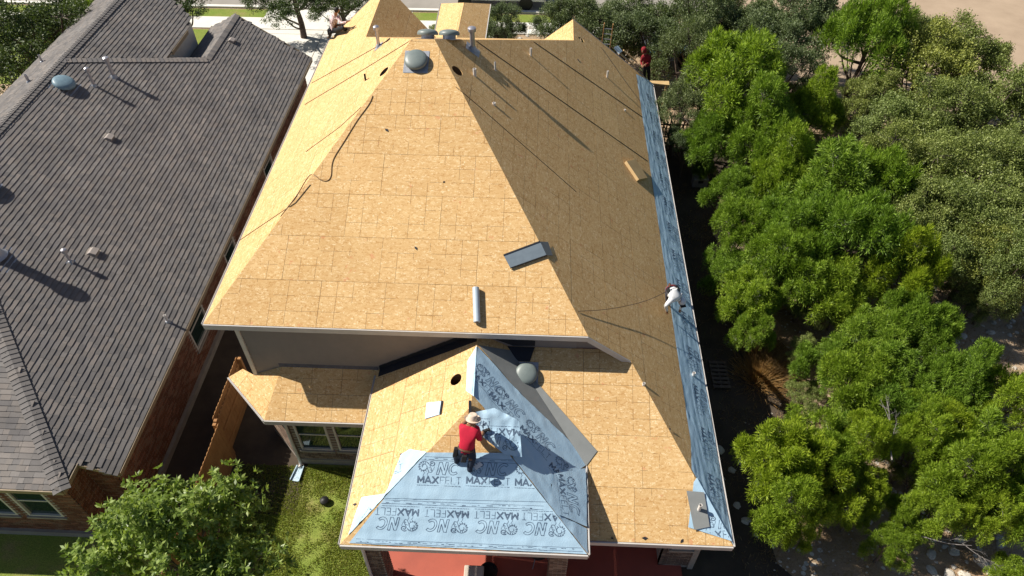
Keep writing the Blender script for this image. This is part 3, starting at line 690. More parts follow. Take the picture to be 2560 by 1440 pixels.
# stroke lettering -------------------------------------------------
LET = {'M': [[(0, 0), (0, 1), (.5, .25), (1, 1), (1, 0)]], 'A': [[(0, 0), (.5, 1), (1, 0)], [(.2, .3), (.8, .3)]], 'X': [[(0, 0), (1, 1)], [(0, 1), (1, 0)]],
       'F': [[(0, 0), (0, 1), (1, 1)], [(0, .5), (.8, .5)]], 'E': [[(1, 0), (0, 0), (0, 1), (1, 1)], [(0, .5), (.85, .5)]], 'L': [[(0, 1), (0, 0), (1, 0)]], 'T': [[(.5, 0), (.5, 1)], [(0, 1), (1, 1)]]}
def arc(cx, cy, rx, ry, a0, a1, n=18): return [(cx+rx*math.cos(math.radians(a0+(a1-a0)*i/n)), cy+ry*math.sin(math.radians(a0+(a1-a0)*i/n))) for i in range(n+1)]
def logo_strokes():
    S_ = []
    for i, ch in enumerate('MAX'):
        for st in LET[ch]: S_.append(([(.015+i*.163+x*.125, .012+y*.135) for x, y in st], .030))
    for i, ch in enumerate('FELT'):
        for st in LET[ch]: S_.append(([(.515+i*.122+x*.088, .004+y*.15) for x, y in st], .009))
    sh = lambda pts: [(x+.22*(y-.2), y) for x, y in pts]
    n0, w_ = .42, .2
    S_.append((sh([(n0, .2), (n0, .47), (n0+.06, .47), (n0+.15, .30), (n0+.15, .47), (n0+w_, .47), (n0+w_, .2), (n0+.14, .2), (n0+.05, .37), (n0+.05, .2), (n0, .2)]), .0105))
    S_.append((sh(arc(.79, .335, .125, .135, 45, 315)+arc(.79, .335, .075, .085, 315, 45)+[(.878, .43)]), .0105))
    # ram's head: big ribbed horn, small horn, face and beard
    S_.append(([(.13+(.135-.10*t)*math.cos(.6+t*9.2), .36+(.125-.09*t)*math.sin(.6+t*9.2)) for t in [k/40 for k in range(41)]], .011))
    for k in range(9):
        a = 1.1+k*.5; S_.append(([(.13+.075*math.cos(a), .36+.07*math.sin(a)), (.13+.125*math.cos(a+.16), .36+.115*math.sin(a+.16))], .012))
    S_.append(([(.315+(.07-.05*t)*math.cos(2.4-t*8.0), .42+(.06-.045*t)*math.sin(2.4-t*8.0)) for t in [k/24 for k in range(25)]], .018))
    S_.append(([(.20, .45), (.26, .40), (.30, .33), (.325, .27), (.30, .235), (.25, .245), (.225, .30), (.20, .36)], .011)); S_.append(([(.245, .345), (.275, .335)], .012)); S_.append(([(.24, .24), (.215, .195), (.235, .165)], .007))
    S_.append(([(.16, .24), (.13, .19), (.125, .16)], .006)); S_.append(([(.31, .27), (.35, .31), (.37, .37)], .006)); S_.append(([(.28, .30), (.30, .285)], .013))
    x = 0.0
    while x < .97:
        d = random.uniform(.015, .07); S_.append(([(x, -.042), (min(x+d, .97), -.042)], .009)); x += d+.02
    return S_
LOGO = logo_strokes()
def stroke_mesh(strokes, pl, origin, bdir, wr, polys, VV, FF, lift, scale=1.0):
    """2-D strokes -> thin ribbons that follow the sheet"""
    U, V, n_ = pbasis(pl); O = Vector((0, 0, pl[1]/pl[0][2])); b = (bdir-n_*bdir.dot(n_)).normalized(); up_ = n_.cross(b)
    o2 = ((origin-O).dot(U), (origin-O).dot(V)); b2 = (b.dot(U), b.dot(V)); u2 = (up_.dot(U), up_.dot(V))
    to = lambda x, y: (o2[0]+scale*(x*b2[0]+y*u2[0]), o2[1]+scale*(x*b2[1]+y*u2[1]))
    for pts, wd in strokes:
        rs = []
        for i in range(len(pts)-1):
            (x1, y1), (x2, y2) = pts[i], pts[i+1]; L = math.hypot(x2-x1, y2-y1); k = max(1, int(L/.035))
            rs += [(x1+(x2-x1)*j/k, y1+(y2-y1)*j/k) for j in range(k)]
        rs.append(pts[-1]); prev = None
        for i in range(len(rs)-1):
            (x1, y1), (x2, y2) = rs[i], rs[i+1]; L = math.hypot(x2-x1, y2-y1)
            if L < 1e-5: continue
            dx, dy = (x2-x1)/L, (y2-y1)/L; h = wd/2; ex = wd*.3
            q = [to(x1-dx*ex-dy*h, y1-dy*ex+dx*h), to(x1-dx*ex+dy*h, y1-dy*ex-dx*h), to(x2+dx*ex+dy*h, y2+dy*ex-dx*h), to(x2+dx*ex-dy*h, y2+dy*ex+dx*h)]
            if not any(all(inside(p, P) for p in q) for P in polys): continue
            bb = len(VV); VV += [O+U*p[0]+V*p[1]+n_*(lift+wr(*p)) for p in q]; FF.append((bb, bb+1, bb+2, bb+3))
def felt(name, label, parts, wr, prints, res=.07, lift=.006, group=None):
    o = sheetmesh(name, parts, wr, FELT, None, res, lift); tag(o, label, 'roofing felt', group); VV, FF = [], []
    for pl, org, bdir in prints:
        U, V, n_ = pbasis(pl); O = Vector((0, 0, pl[1]/pl[0][2]))
        polys = [[((p-O).dot(U), (p-O).dot(V)) for p in vec(poly)] for q, poly in parts if q is pl]
        VV, FF = [], []
        stroke_mesh(LOGO, pl, org, bdir, wr, polys, VV, FF, lift+.0045)
        if FF: mesh('print', VV, FF, INK, o)
    return o
on_ = lambda pl: (lambda x, y: on(x, y, *pl))
pf, pl_, pr, br_, lo_ = on_(PF), on_(PL), on_(PR), on_(BR), on_(LO)
def along(a, b, t): a, b = Vector(a), Vector(b); return a+(b-a)*t
hipL = lambda t: along(J, Mm, t); hipR = lambda t: along(K, Mm, t)
def hip_at(hip, v):     # hip point at slope height v (vertical rise)
    return hip(v/(Mm[2]-J[2]))
XL = Vector((-1, 0, 0)); XR = Vector((1, 0, 0))
r1 = .60; r2 = 1.13
# lower course on the porch front
lp = [Vector(J)+Vector((.20, .035, .022)), Vector(K)+Vector((-.02, .012, .008)), hip_at(hipR, r1+.03), hip_at(hipL, r1)]
lw = [Vector(J)+Vector((.17, .16, .10)), hip_at(hipL, r1), pl_(950, 1237), pl_(905, 1243), pl_(872, 1338)]
lr = [Vector(K)+Vector((-.02, .012, .008)), pr(1466, 1322), pr(1405, 1290), hip_at(hipR, r1+.03)]
low_ = felt('underlayment_sheet', 'lowest blue felt course over the porch eave, its print upside down', [(PF, lp), (PL, lw), (PR, lr)], wr_soft,
     [(PF, pf(x, y), XL) for x, y in ((1048, 1272), (1172, 1277), (1296, 1281), (1415, 1285))]+[(PL, pl_(926, 1271), Vector((-.6, -.8, 0)))])
def lapline(sheet, pl, poly, org, bdir, L, wr, lift):
    S_ = [([(0, 0), (L, 0)], .007), ([(0, .075), (L, .075)], .006)]; x = .1
    while x < L-.2:
        d = random.uniform(.02, .14); y = random.choice((.02, .035, .05)); S_.append(([(x, y), (x+d, y)], random.choice((.006, .012)))); x += d+random.uniform(.02, .16)
    U, V, n_ = pbasis(pl); O = Vector((0, 0, pl[1]/pl[0][2])); VV, FF = [], []
    stroke_mesh(S_, pl, org, bdir, wr, [[((p-O).dot(U), (p-O).dot(V)) for p in vec(poly)]], VV, FF, lift+.0045)
    if FF: mesh('lap_line', VV, FF, INK, sheet)
lapline(low_, PF, lp, pf(*pix(Vector(J)+Vector((.35, .05, .04)))), XR, 5.0, wr_soft, .006); lapline(low_, PF, lp, pf(*pix(hip_at(hipL, r1-.11)+Vector((.05, 0, 0)))), XR, 3.6, wr_soft, .006)
# second course
up1 = [pf(*pix(hip_at(hipL, r1-.05))), pf(*pix(hip_at(hipR, r1-.02))), hip_at(hipR, r2), hip_at(hipL, r2-.03)]
upw = [hip_at(hipL, r1-.05), hip_at(hipL, r2-.03), pl_(1025, 1124), pl_(1004, 1137), pl_(972, 1222)]
up_s = felt('underlayment_sheet', 'upright printed blue felt course under the kneeling worker', [(PF, up1), (PL, upw)], wr_soft,
     [(PF, pf(x, y), XR) for x, y in ((1043, 1207), (1165, 1209), (1287, 1214))]+[(PL, pl_(922, 1207), Vector((1, .1, .6)))], lift=.016)
lapline(up_s, PF, up1, pf(*pix(hip_at(hipL, r2-.12))), XR, 2.4, wr_soft, .016)
# right slope, strip beside the valley
ra = [Vector(Nn_)+Vector((.01, -.42, 0)), pr(1203, 878), pr(1300, 985), pr(1420, 1100), pr(1464, 1163), pr(1440, 1180), pr(1376, 1212), hip_at(hipR, .50), hip_at(hipR, 1.05), pr(1243, 1062), pr(1178, 985)]
ralf = [Vector(Nn_)+Vector((0, -.40, 0)), pl_(1170, 905), pl_(1166, 978), pl_(1186, 992)]
dg_ = pr(1360, 1140)-pr(1240, 1010)
felt('underlayment_sheet', 'creased blue felt strip running diagonally beside the grey valley liner', [(PR, ra), (PL, ralf)], wr_diag,
     [(PR, pr(x, y), dg_) for x, y in ((1170, 930), (1219, 988), (1296, 1072), (1370, 1166))], lift=.012)
rb_ = [pr(1382, 1186), pr(1461, 1172), pr(1464, 1240), pr(1464, 1318), pr(1400, 1290), hip_at(hipR, .42), hip_at(hipR, .56)]
felt('underlayment_sheet', 'short blue felt piece at the porch corner, print running downhill', [(PR, rb_)], wr_diag,
     [(PR, pr(1391, 1186), pr(1404, 1285)-pr(1391, 1186))], lift=.030)
# loose sheet in front of the kneeling worker
def wr_loose(u, v): return .02+.13*max(0, mnoise.noise((u*1.9+2, v*2.2, 4.0)))+.05*(1-abs(mnoise.noise((u*3.2, v*3.0, 1))))**4
ls = [pf(1190, 1030), pf(1236, 1020), pf(1264, 1034), pf(1298, 1052), pf(1305, 1142), pf(1262, 1136), pf(1215, 1098), pf(1190, 1070)]
felt('underlayment_sheet', 'loose rumpled blue felt sheet lying in front of the kneeling worker', [(PF, ls)], wr_loose,
     [(PF, pf(1224, 1052), XL), (PF, pf(1300, 1072), XL)], res=.06, lift=.025)
# strip along the right eave and its wrap round the corner
e_in = lambda y: (4.797-.80, y, 2.651+.788*.80)
sa = [(4.785, 7.26, 2.66), (4.785, 27.3, 2.66), (4.50, 27.33, 2.885), e_in(27.33), e_in(22.0), e_in(17.5), e_in(13.0), e_in(10.0), (3.93, 8.70, 3.334), (4.05, 8.50, 3.24), (4.78, 7.28, 2.664)]
sa = [(4.785, 7.26, 2.66), (4.785, 27.3, 2.66), (4.55, 27.33, 2.846), e_in(27.0), e_in(22.0), e_in(13.0), e_in(9.6), (3.905, 8.76, 3.354)]
felt('underlayment_sheet', 'long wrinkled blue felt strip along the shaded right-hand eave', [(BR, sa)], wr_long,
     [(BR, Vector((4.36, 8.9+k*1.32, 0))+Vector((0, 0, 5.348-.788*(4.36-1.373)-.0)), Vector((0, -1, 0))) for k in range(14)], res=.045)
sb = [lo_(1830, 1353), lo_(1720, 1318), lo_(1722, 1305), lo_(1734, 1205), lo_(1742, 1194)]
felt('underlayment_sheet', 'pale blue felt wrap over the far right roof corner', [(LO, sb)], wr_soft, [(LO, lo_(1752, 1345), Vector((1, .05, 0)))])

def scrap(name, label, cat, mat, pl, pts, lift=.012, t=.004, bend=0.0, parent=None):
    n_ = Vector(pl[0]).normalized(); P = [on(x, y, *pl)+n_*lift for x, y in pts]
    o = MB().prism(P, n_*t).build(name, mat, parent)
    if label: tag(o, label, cat)
    return o
vl = thing('valley_liner', 'long grey membrane strip lining the valley beside the porch', 'membrane', VB)
vt, vb = Vector(VT), Vector(VB); nlo_ = Vector(LO[0]).normalized(); npr_ = Vector(PR[0]).normalized()
MB().prism([p+nlo_*.016 for p in (vt+(vb-vt)*.10, lo_(1290, 897), lo_(1493, 1128), vb+Vector((.02, .0, .0)))], nlo_*.004).build('roof_side', GREYM, vl)
MB().prism([p+npr_*.007 for p in (Vector(Nn_)+Vector((.03, -.36, -.02)), vt+(vb-vt)*.04, vb+Vector((-.03, .02, .02)), pr(1420, 1098), pr(1300, 983))], npr_*.004).build('porch_side', GREYM, vl)
scrap('membrane_patch', 'small grey membrane square around a white pipe at the roof corner', 'membrane', GREYM, LO, [(1715, 1227), (1759, 1231), (1773, 1317), (1734, 1325)], .05, .005)
n_ = Vector(PL[0]).normalized(); q = [on(x, y, *PL) for x, y in ((1068, 1008), (1106, 1004), (1101, 1037), (1064, 1048))]
sq = thing('flashing_sheet', 'pale blue square sheet lying on the sunlit porch slope', 'sheet', q[0])
MB().prism([p+n_*.02 for p in q], n_*.005).build('sheet', FILM, sq); MB().prism([q[1]+n_*.02, q[2]+n_*.02, q[2]+n_*.02+Vector((.04, 0, 0)), q[1]+n_*.02+Vector((.04, 0, 0))], n_*.03).build('folded_edge', DARKM, sq)
# bent metal sheet across the right hip
n_ = Vector(FR[0]).normalized(); m4 = [on(x, y, *FR) for x, y in ((1259, 640), (1350, 606), (1366, 640), (1276, 672))]; nb_ = Vector(BR[0]).normalized()
m2 = [on(x, y, *BR) for x, y in ((1369, 606), (1381, 640))]
st = thing('metal_sheet', 'blue-grey metal sheet bent over the right hip', 'sheet', m4[0])
MB().prism([p+n_*.05 for p in m4], n_*.006).build('sheet', simple('slate_metal', (.16, .20, .24), (.13, .165, .2), 6, .5, .2), st)
MB().prism([m4[1]+n_*.05, m2[0]+nb_*.02, m2[1]+nb_*.02, m4[2]+n_*.05], n_*.006).build('bent_flap', GREYM, st)
MB().beam(m4[0]+n_*.045, m4[1]+n_*.045, .035, .05, n_).beam(m4[3]+n_*.045, m4[2]+n_*.045, .015, .05, n_).build('hemmed_edge', DARKM, st)
# underlayment roll on the front slope
a, b = on(1190, 722, *FR), on(1193, 808, *FR); a += n_*.085; b += n_*.085
rl = thing('felt_roll', 'white roll of roofing felt lying on the sunny front slope', 'roll', b)
d = (b-a).normalized(); MB().tube([a, b], .085, 20).build('roll', simple('roll_film', (.42, .50, .58), (.36, .43, .5), 5, .4), rl, True)
MB().tube([a-d*.003, a+d*.004], .045, 14).build('core', WOOD, rl); MB().tube([b-d*.004, b+d*.003], .045, 14).build('core', LEATHER, rl)
# scrap of sheathing on the right slope
n_ = Vector(BR[0]).normalized(); q = [on(x, y, *BR) for x, y in ((1560, 408), (1583, 403), (1613, 450), (1591, 454))]
tag(MB().prism([p+n_*.01 for p in q], n_*.11).build('lumber_offcut', WOOD, None, bevel=.004), 'thick tan lumber block on the dim right slope', 'lumber')

for x, y, pl in ((967, 325, FR), (1110, 455, FR), (1040, 620, FR), (1675, 1072, LO), (1612, 1346, LO), (1705, 1352, LO), (1530, 1345, LO), (1003, 1136, PL), (888, 1262, PL), (1445, 150, BR)):
    n_ = Vector(pl[0]).normalized(); c_ = on(x, y, *pl)+n_*.006; U, V, n_ = basis(n_); a_ = random.uniform(0, 3); s_ = random.uniform(.03, .07)
    tag(MB().prism([c_+(U*math.cos(a_+t)+V*math.sin(a_+t))*s_*k for t, k in ((0, 1), (1.3, .6), (2.8, 1.2), (4.4, .5))], n_*.012).build('felt_scrap', DARKM), 'small black scrap of old felt on bare sheathing', 'scrap', 'old felt scraps on the roof')
# ------------------------------------------------------------------ vents and pipes
def roof_vent(p, n_, r, label, mat=VENT, h=.20, group=None):
    n_ = Vector(n_).normalized(); t = thing('roof_vent', label, 'roof vent', p, group); U, V, n_ = basis(n_); B3 = Matrix((U, V, n_)).transposed()
    MB().box(Vector(p)+n_*.008, (r*2.1, r*2.25, .006), B3).build('flange', FLASH, t)
    MB().lathe([(r*.62, -.02), (r*.62, h*.5)], p, 24, B3).build('collar', FLASH, t, True)
    mx = Matrix.Identity(3) if False else B3
    MB().lathe([(r*.70, h*.42), (r*.98, h*.42), (r*1.0, h*.55), (r*.97, h*.70), (r*.86, h*.86), (r*.6, h*.97), (r*.3, h*1.03), (.004, h*1.05)], p, 32, mx).build('hood', mat, t, True); return t
def pipe(p, n_, r, h, label, mat=PVC, cap=False, flash=True, cat='vent pipe', group=None, cs=1.0):
    n_ = Vector(n_).normalized(); t = thing('vent_pipe', label, cat, p, group); p = Vector(p); U, V, n_ = basis(n_); B3 = Matrix((U, V, n_)).transposed()
    if flash:
        MB().box(p+n_*.006, (r*5.5, r*6.5, .005), B3).build('flashing', FLASH, t)
        MB().lathe([(r*2.0, -.02), (r*1.5, .05), (r*1.08, r*1.6)], p, 16).build('boot', FLASH, t, True)
    prof = [(r, -.05), (r, h), (r*.82, h), (r*.82, h-.06)] if not cap else [(r, -.05), (r, h)]
    MB().lathe(prof, p, 16).build('pipe', mat, t, True)
    if cap: MB().lathe([(r*1.05, h-.05), (r*1.9*cs, h-.03), (r*2.0*cs, h+.03), (r*1.9*cs, h+.07), (r*.9, h+.10), (.004, h+.105)], p, 18).build('rain_cap', mat, t, True)
    else: MB().lathe([(r*.8, h-.055), (r*.8, h-.05)], p, 14).build('bore', RUBBER, t)
    return t
roof_vent(on(1041, 155, *FR), FR[0], .33, 'grey domed roof vent near the top of the sunny front slope')
roof_vent(on(1316, 936, *LO), LO[0], .28, 'grey domed roof vent beside the valley liner on the lower roof')
for x, lb in ((1069, 'flat grey vent hood just behind the peak, nearer the driveway'), (1123, 'flat grey vent hood just behind the peak, next to the galvanised flue')):
    p = gy(x, 92, 19.75); roof_vent((p.x, 19.75, 8.797-.51*.71+.0), (0, .51, 1), .31, lb, h=.27)
nb3, nlf, nnr = BR[0], LF[0], NR[0]
pipe(on(1182, 124, *BR), nb3, .075, .62, 'tall galvanised flue with rain cap on the dim right slope', GALV, True, cs=.85)
pipe(on(947, 116, *LF), nlf, .05, .58, 'slim galvanised flue with rain cap on the sunlit left slope', GALV, True, cs=.95)
for (x, y), r, h, lb in (((1187, 189), .05, .22, 'short white pipe below the galvanised flue'), ((1238, 176), .03, .28, 'dark thin pipe right of the galvanised flue'), ((1327, 139), .035, .27, 'white pipe standing alone below the back hip'),
                      ((1518, 194), .035, .28, 'white pipe near the far gable on the dim slope'), ((1235, 262), .045, .07, 'stubby white pipe end low on the dim slope'), ((1562, 277), .035, .06, 'stubby white pipe beside the blue eave strip')):
    pipe(on(x, y, *BR), nb3, r, h, lb, PVC, False, False)
pipe(on(914, 201, *LF), nlf, .03, .2, 'small dark pipe on the sunlit left slope', RUBBER, False, False)
pipe(on(1609, 962, *LO), LO[0], .035, .07, 'stubby white pipe at the lower hip', PVC, False, False)
pipe(on(1733, 940, *BR)+Vector((0, 0, .03)), nb3, .04, .12, 'stubby white pipe poking through the blue eave strip', PVC, False, False)
pipe(on(1746, 1277, *LO)+Vector((0, 0, .05)), LO[0], .04, .24, 'white pipe rising through the grey membrane square', PVC, False, False)
# next door
roof_vent(on(160, 215, *NR), nnr, .36, 'weathered blue domed vent below the shingle ridge', VENTB, .26)
roof_vent(on(-42, 470, *NR), nnr, .36, 'weathered blue domed vent at the edge of the shingle slope', VENTB, .26)
pipe(on(236, 215, *NR), nnr, .05, .62, 'capped flue on the shingles beside the blue vent', GALV, True, cs=.85); pipe(on(285, 193, *NR), nnr, .065, .70, 'larger capped flue on the shingles under the ridge', GALV, True, cs=.85)
pipe(on(177, 655, *NR), nnr, .04, .42, 'small capped flue beside a box vent on the shingles', GALV, True); pipe(on(420, 805, *NR), nnr, .04, .30, 'white pipe near the shingled eave', PVC, False)
pipe(on(-12, 640, *NR), nnr, .16, 1.05, 'wide flue at the edge of the shingle slope throwing a long shadow', GALV, True, cs=.75)
pipe(on(73, 206, *NL), NL[0], .05, .3, 'short pipe on the sunlit far side of the shingle roof', GALV, False); pipe(on(106, 156, *NL), NL[0], .04, .3, 'thin pipe on the sunlit far side of the shingle roof', GALV, False)
def box_vent(p, label):
    U, V, n_ = basis(NR[0]); B3 = Matrix((U, V, n_)).transposed(); t = thing('box_vent', label, 'roof vent', p); p = Vector(p)
    MB().box(p+n_*.01, (.34, .36, .008), B3).build('flange', SOFF, t)
    MB().add([p+U*a+V*b+n_*c for a, b, c in ((-.13, -.13, .02), (.13, -.13, .02), (.13, -.13, .12), (-.13, -.13, .12), (-.13, .12, .02), (.13, .12, .02), (.13, .04, .12), (-.13, .04, .12))],
             [(0, 1, 2, 3), (3, 2, 6, 7), (7, 6, 5, 4), (1, 5, 6, 2), (0, 3, 7, 4)]).build('hood', simple('tan_vent', (.33, .29, .27), (.27, .24, .22), 8, .6), t)
for (x, y), lb in (((578, 103), 'small tan box vent on the far gable of the shingle roof'), ((272, 346), 'small tan box vent midway up the shingle slope'), ((232, 632), 'small tan box vent above the small capped flue')): box_vent(on(x, y, *NR), lb)

# ------------------------------------------------------------------ ropes and hose
def onroof(x, y):
    best = None
    for pl in (FR, LF, BR):
        p = on(x, y, *pl); t = (p-CAM).dot(FW)
        if best is None or t > best[0]: best = (t, p, Vector(pl[0]).normalized())
    return best[1]+best[2]*.012
def rope(label, pts, r=.011, mat=ROPE, name='safety_rope', cat='rope', n=10, wob=0.0):
    P = []
    for (x1, y1), (x2, y2) in zip(pts[:-1], pts[1:]): P += [(x1+(x2-x1)*k/n, y1+(y2-y1)*k/n) for k in range(n)]
    P.append(pts[-1]); P3 = [onroof(x, y) for x, y in P]
    return tag(MB().tube(P3, r, 6).build(name, mat, None, True), label, cat)
rope('long safety rope down the dim slope from beside the flue', [(1190, 103), (1618, 403)])
rope('safety rope down the dim slope below the far hip', [(1334, 105), (1470, 199), (1610, 296)])
rope('safety rope down the dim slope near the front hip', [(1140, 218), (1200, 269), (1440, 480)], .009)
rope('thin safety rope beside the far gable', [(1502, 118), (1560, 200), (1618, 279)], .008)
rope('upper safety rope down the sunlit left slope', [(975, 99), (870, 158), (780, 208)], .008); rope('lower safety rope down the sunlit left slope', [(1030, 100), (900, 180), (762, 262)], .008)
rope('safety rope low on the sunlit left slope', [(904, 268), (850, 318), (765, 380)], .007); rope('safety rope crossing the left hip', [(776, 462), (739, 507), (600, 601)], .008)
P = [onroof(x, y) for x, y in ((932, 240), (922, 262), (893, 302), (862, 352), (838, 390), (830, 412), (828, 438), (822, 450), (812, 453), (800, 449), (789, 440), (778, 437), (765, 452), (742, 490), (702, 542))]
tag(MB().tube(bez(P, 6), .011, 7).build('air_hose', HOSE, None, True), 'brown air hose looped beside the left hip', 'hose')

# ------------------------------------------------------------------ people
def person(label, Jt, mats, bone_mat, face, scale=1.0, fingers=(), name='person'):
    """Jt: joint -> Vector; one continuous skinned body, materials by nearest bone"""
    rad = dict(pelvis=.145, spine=.135, chest=.150, neck=.062, head=.07, shL=.085, elL=.055, wrL=.040, haL=.030, shR=.085, elR=.055, wrR=.040, haR=.030,
               hiL=.110, knL=.075, anL=.052, toL=.040, hiR=.110, knR=.075, anR=.052, toR=.040)
    E2 = [('pelvis', 'spine'), ('spine', 'chest'), ('chest', 'neck'), ('neck', 'head'), ('chest', 'shL'), ('shL', 'elL'), ('elL', 'wrL'), ('wrL', 'haL'), ('chest', 'shR'), ('shR', 'elR'), ('elR', 'wrR'), ('wrR', 'haR'),
          ('pelvis', 'hiL'), ('hiL', 'knL'), ('knL', 'anL'), ('anL', 'toL'), ('pelvis', 'hiR'), ('hiR', 'knR'), ('knR', 'anR'), ('anR', 'toR')]
    nm = [k for k in rad if k in Jt]; ix = {k: i for i, k in enumerate(nm)}
    me = bpy.data.meshes.new('sk'); me.from_pydata([tuple(Jt[k]) for k in nm], [(ix[a], ix[b]) for a, b in E2 if a in ix and b in ix], [])
    o = bpy.data.objects.new('sk', me); COL.objects.link(o); o.modifiers.new('s', 'SKIN'); sd = o.modifiers.new('u', 'SUBSURF'); sd.levels = 2; sd.render_levels = 2
    for i, k in enumerate(nm):
        r = rad[k]*scale; me.skin_vertices[0].data[i].radius = (r, r); me.skin_vertices[0].data[i].use_root = (k == 'pelvis')
    dg = bpy.context.evaluated_depsgraph_get(); bme = bpy.data.meshes.new_from_object(o.evaluated_get(dg)); bpy.data.objects.remove(o)
    bm = bmesh.new(); bm.from_mesh(bme)
    # head with brow, nose, jaw and ears
    hc = Jt['head']; f = Vector(face).normalized(); upv = (Jt['head']-Jt['neck']).normalized(); upv = (upv-f*upv.dot(f)).normalized(); sdv = f.cross(upv)
    def blob(c, rx, ry, rz, sub=2):
        t = bmesh.new(); bmesh.ops.create_icosphere(t, subdivisions=sub, radius=1)
        vm = {}
        for v in t.verts:
            q = v.co; z = q.z; sx = rx*(1-.14*max(0, -z)); vm[v] = bm.verts.new(c+sdv*q.x*sx+f*q.y*ry+upv*z*rz)
        for fc in t.faces: bm.faces.new([vm[v] for v in fc.verts])
        t.free()
    blob(hc, .076*scale, .095*scale, .118*scale, 3); blob(hc+f*.098*scale-upv*.012, .013, .016, .024, 1); blob(hc+sdv*.077*scale, .010, .02, .03, 1); blob(hc-sdv*.077*scale, .010, .02, .03, 1)
    # hands: palm is the skin end, five fingers from it
    for s in ('L', 'R'):
        w_, h_ = Jt['wr'+s], Jt['ha'+s]; d = (h_-w_).normalized(); a = d.cross(Vector((0, 0, 1)));
        a = a.normalized() if a.length > .1 else Vector((1, 0, 0)); nn = a.cross(d)
        for i, (off, L) in enumerate(((-.030, .062), (-.010, .074), (.010, .070), (.029, .056), (-.045, .045))):
            b0 = h_+a*off*.9+d*(.01 if i < 4 else -.035); d2 = d if i < 4 else (d-a*.9).normalized()
            tmp = MB().tube([b0-d2*.02, b0+d2*L*.5-nn*.006, b0+d2*L*.85-nn*.030], [.0105, .0095, .0075], 6)
            vm = [bm.verts.new(v) for v in tmp.V]
            for fc in tmp.F:
                try: bm.faces.new([vm[q] for q in fc])
                except ValueError: pass
    bmesh.ops.recalc_face_normals(bm, faces=bm.faces)
    nmesh = bpy.data.meshes.new('body'); bm.to_mesh(nmesh); bm.free()
    keys = list(dict.fromkeys(bone_mat.values()))
    for k in keys: nmesh.materials.append(mats[k])
    segs = [(Jt[a], Jt[b], keys.index(bone_mat[a+'-'+b] if a+'-'+b in bone_mat else bone_mat['*'])) for a, b in E2 if a in ix and b in ix]
    nk = Jt['neck']
    for pgn in nmesh.polygons:
        c = pgn.center; best = None
        for a, b, m in segs:
            ab = b-a; t = max(0, min(1, (c-a).dot(ab)/max(ab.length_squared, 1e-6))); dd_ = (c-(a+ab*t)).length
            if best is None or dd_ < best[0]: best = (dd_, m)
        pgn.material_index = best[1]; pgn.use_smooth = True
    root = thing(name, label, 'person', Jt['anR'])
    link('body', nmesh, None, root)
    return root, f, upv, sdv
def bones(top, trous, shoe, skin='skin', sleeves=True):
    d = {'*': top}
    for s in 'LR':
        d.update({f'el{s}-wr{s}': top if sleeves else skin, f'wr{s}-ha{s}': skin, f'hi{s}-kn{s}': trous, f'kn{s}-an{s}': trous, f'an{s}-to{s}': shoe, f'pelvis-hi{s}': trous})
    d['neck-head'] = skin; return d
def pouch(p, a, b, c, sz, mat, root):
    M = Matrix((a, b, c)).transposed(); o = MB().box(p, sz, M).build('tool_pouch', mat, root, bevel=.015); return o
def ring(c, ax, r, t, mat, root, nm='belt', sq=.8):
    ax = Vector(ax).normalized(); u = ax.orthogonal().normalized(); v = ax.cross(u); P = [c+r*(math.cos(k*math.pi/10)*u+math.sin(k*math.pi/10)*v) for k in range(21)]
    return MB().tube(P, t, 6, False).build(nm, mat, root, True)
def jp(pl): return lambda x, y, h: on(x, y, *pl, h)
# kneeling man in red on the porch
q = jp(PF)
JR = dict(pelvis=q(1164, 1126, .50), spine=q(1168, 1106, .62), chest=q(1174, 1080, .70), neck=q(1178, 1066, .72), head=q(1181, 1053, .74), shL=q(1158, 1072, .68), shR=q(1192, 1074, .66), elR=q(1199, 1100, .48), wrR=q(1206, 1084, .26), haR=q(1209, 1078, .20),
          elL=q(1154, 1066, .42), wrL=q(1166, 1052, .26), haL=q(1173, 1048, .2), hiL=q(1153, 1128, .44), knL=q(1141, 1138, .20), anL=q(1143, 1156, .07), toL=q(1137, 1152, .03), hiR=q(1174, 1130, .44), knR=q(1183, 1142, .40), anR=q(1172, 1178, .08), toR=q(1181, 1172, .04))
pr_, f_, u_, s_ = person('man in red shirt and straw hat kneeling on the blue porch felt', JR, dict(top=RED, tr=DENIM, shoe=BLACKC, skin=SKIN), bones('top', 'tr', 'shoe', sleeves=False), (.25, .85, -.5), 1.26)
ax = (JR['head']-JR['neck']).normalized(); ax = (ax*.6+Vector((0, .1, .8))).normalized(); hu = ax.orthogonal().normalized(); hm = Matrix((hu, ax.cross(hu), ax)).transposed()
MB().lathe([(.09, .01), (.15, .0), (.182, .028), (.184, .034), (.15, .010), (.108, .022), (.105, .10), (.088, .14), (.05, .152), (.01, .135)], JR['head']+ax*.035, 28, hm).build('straw_hat', STRAW, pr_, True)
tx = (JR['chest']-JR['pelvis']).normalized()
ring(JR['pelvis']+tx*.05, tx, .165, .026, LEATHER, pr_); sx = (JR['shR']-JR['shL']).normalized(); bk_ = tx.cross(sx)
pouch(JR['pelvis']-sx*.21-tx*.05, sx, bk_, tx, (.10, .14, .20), BLACKC, pr_); pouch(JR['pelvis']+sx*.15-tx*.1+bk_*.0, sx, bk_, tx, (.10, .13, .22), LEATHER, pr_); pouch(JR['pelvis']+tx*-.08+Vector((0, -.16, .06)), sx, bk_, tx, (.12, .08, .16), BLACKC, pr_)
g = JR['haR']; ng = thing('nail_gun', 'black nail gun in the kneeling man\'s right hand', 'tool', g)
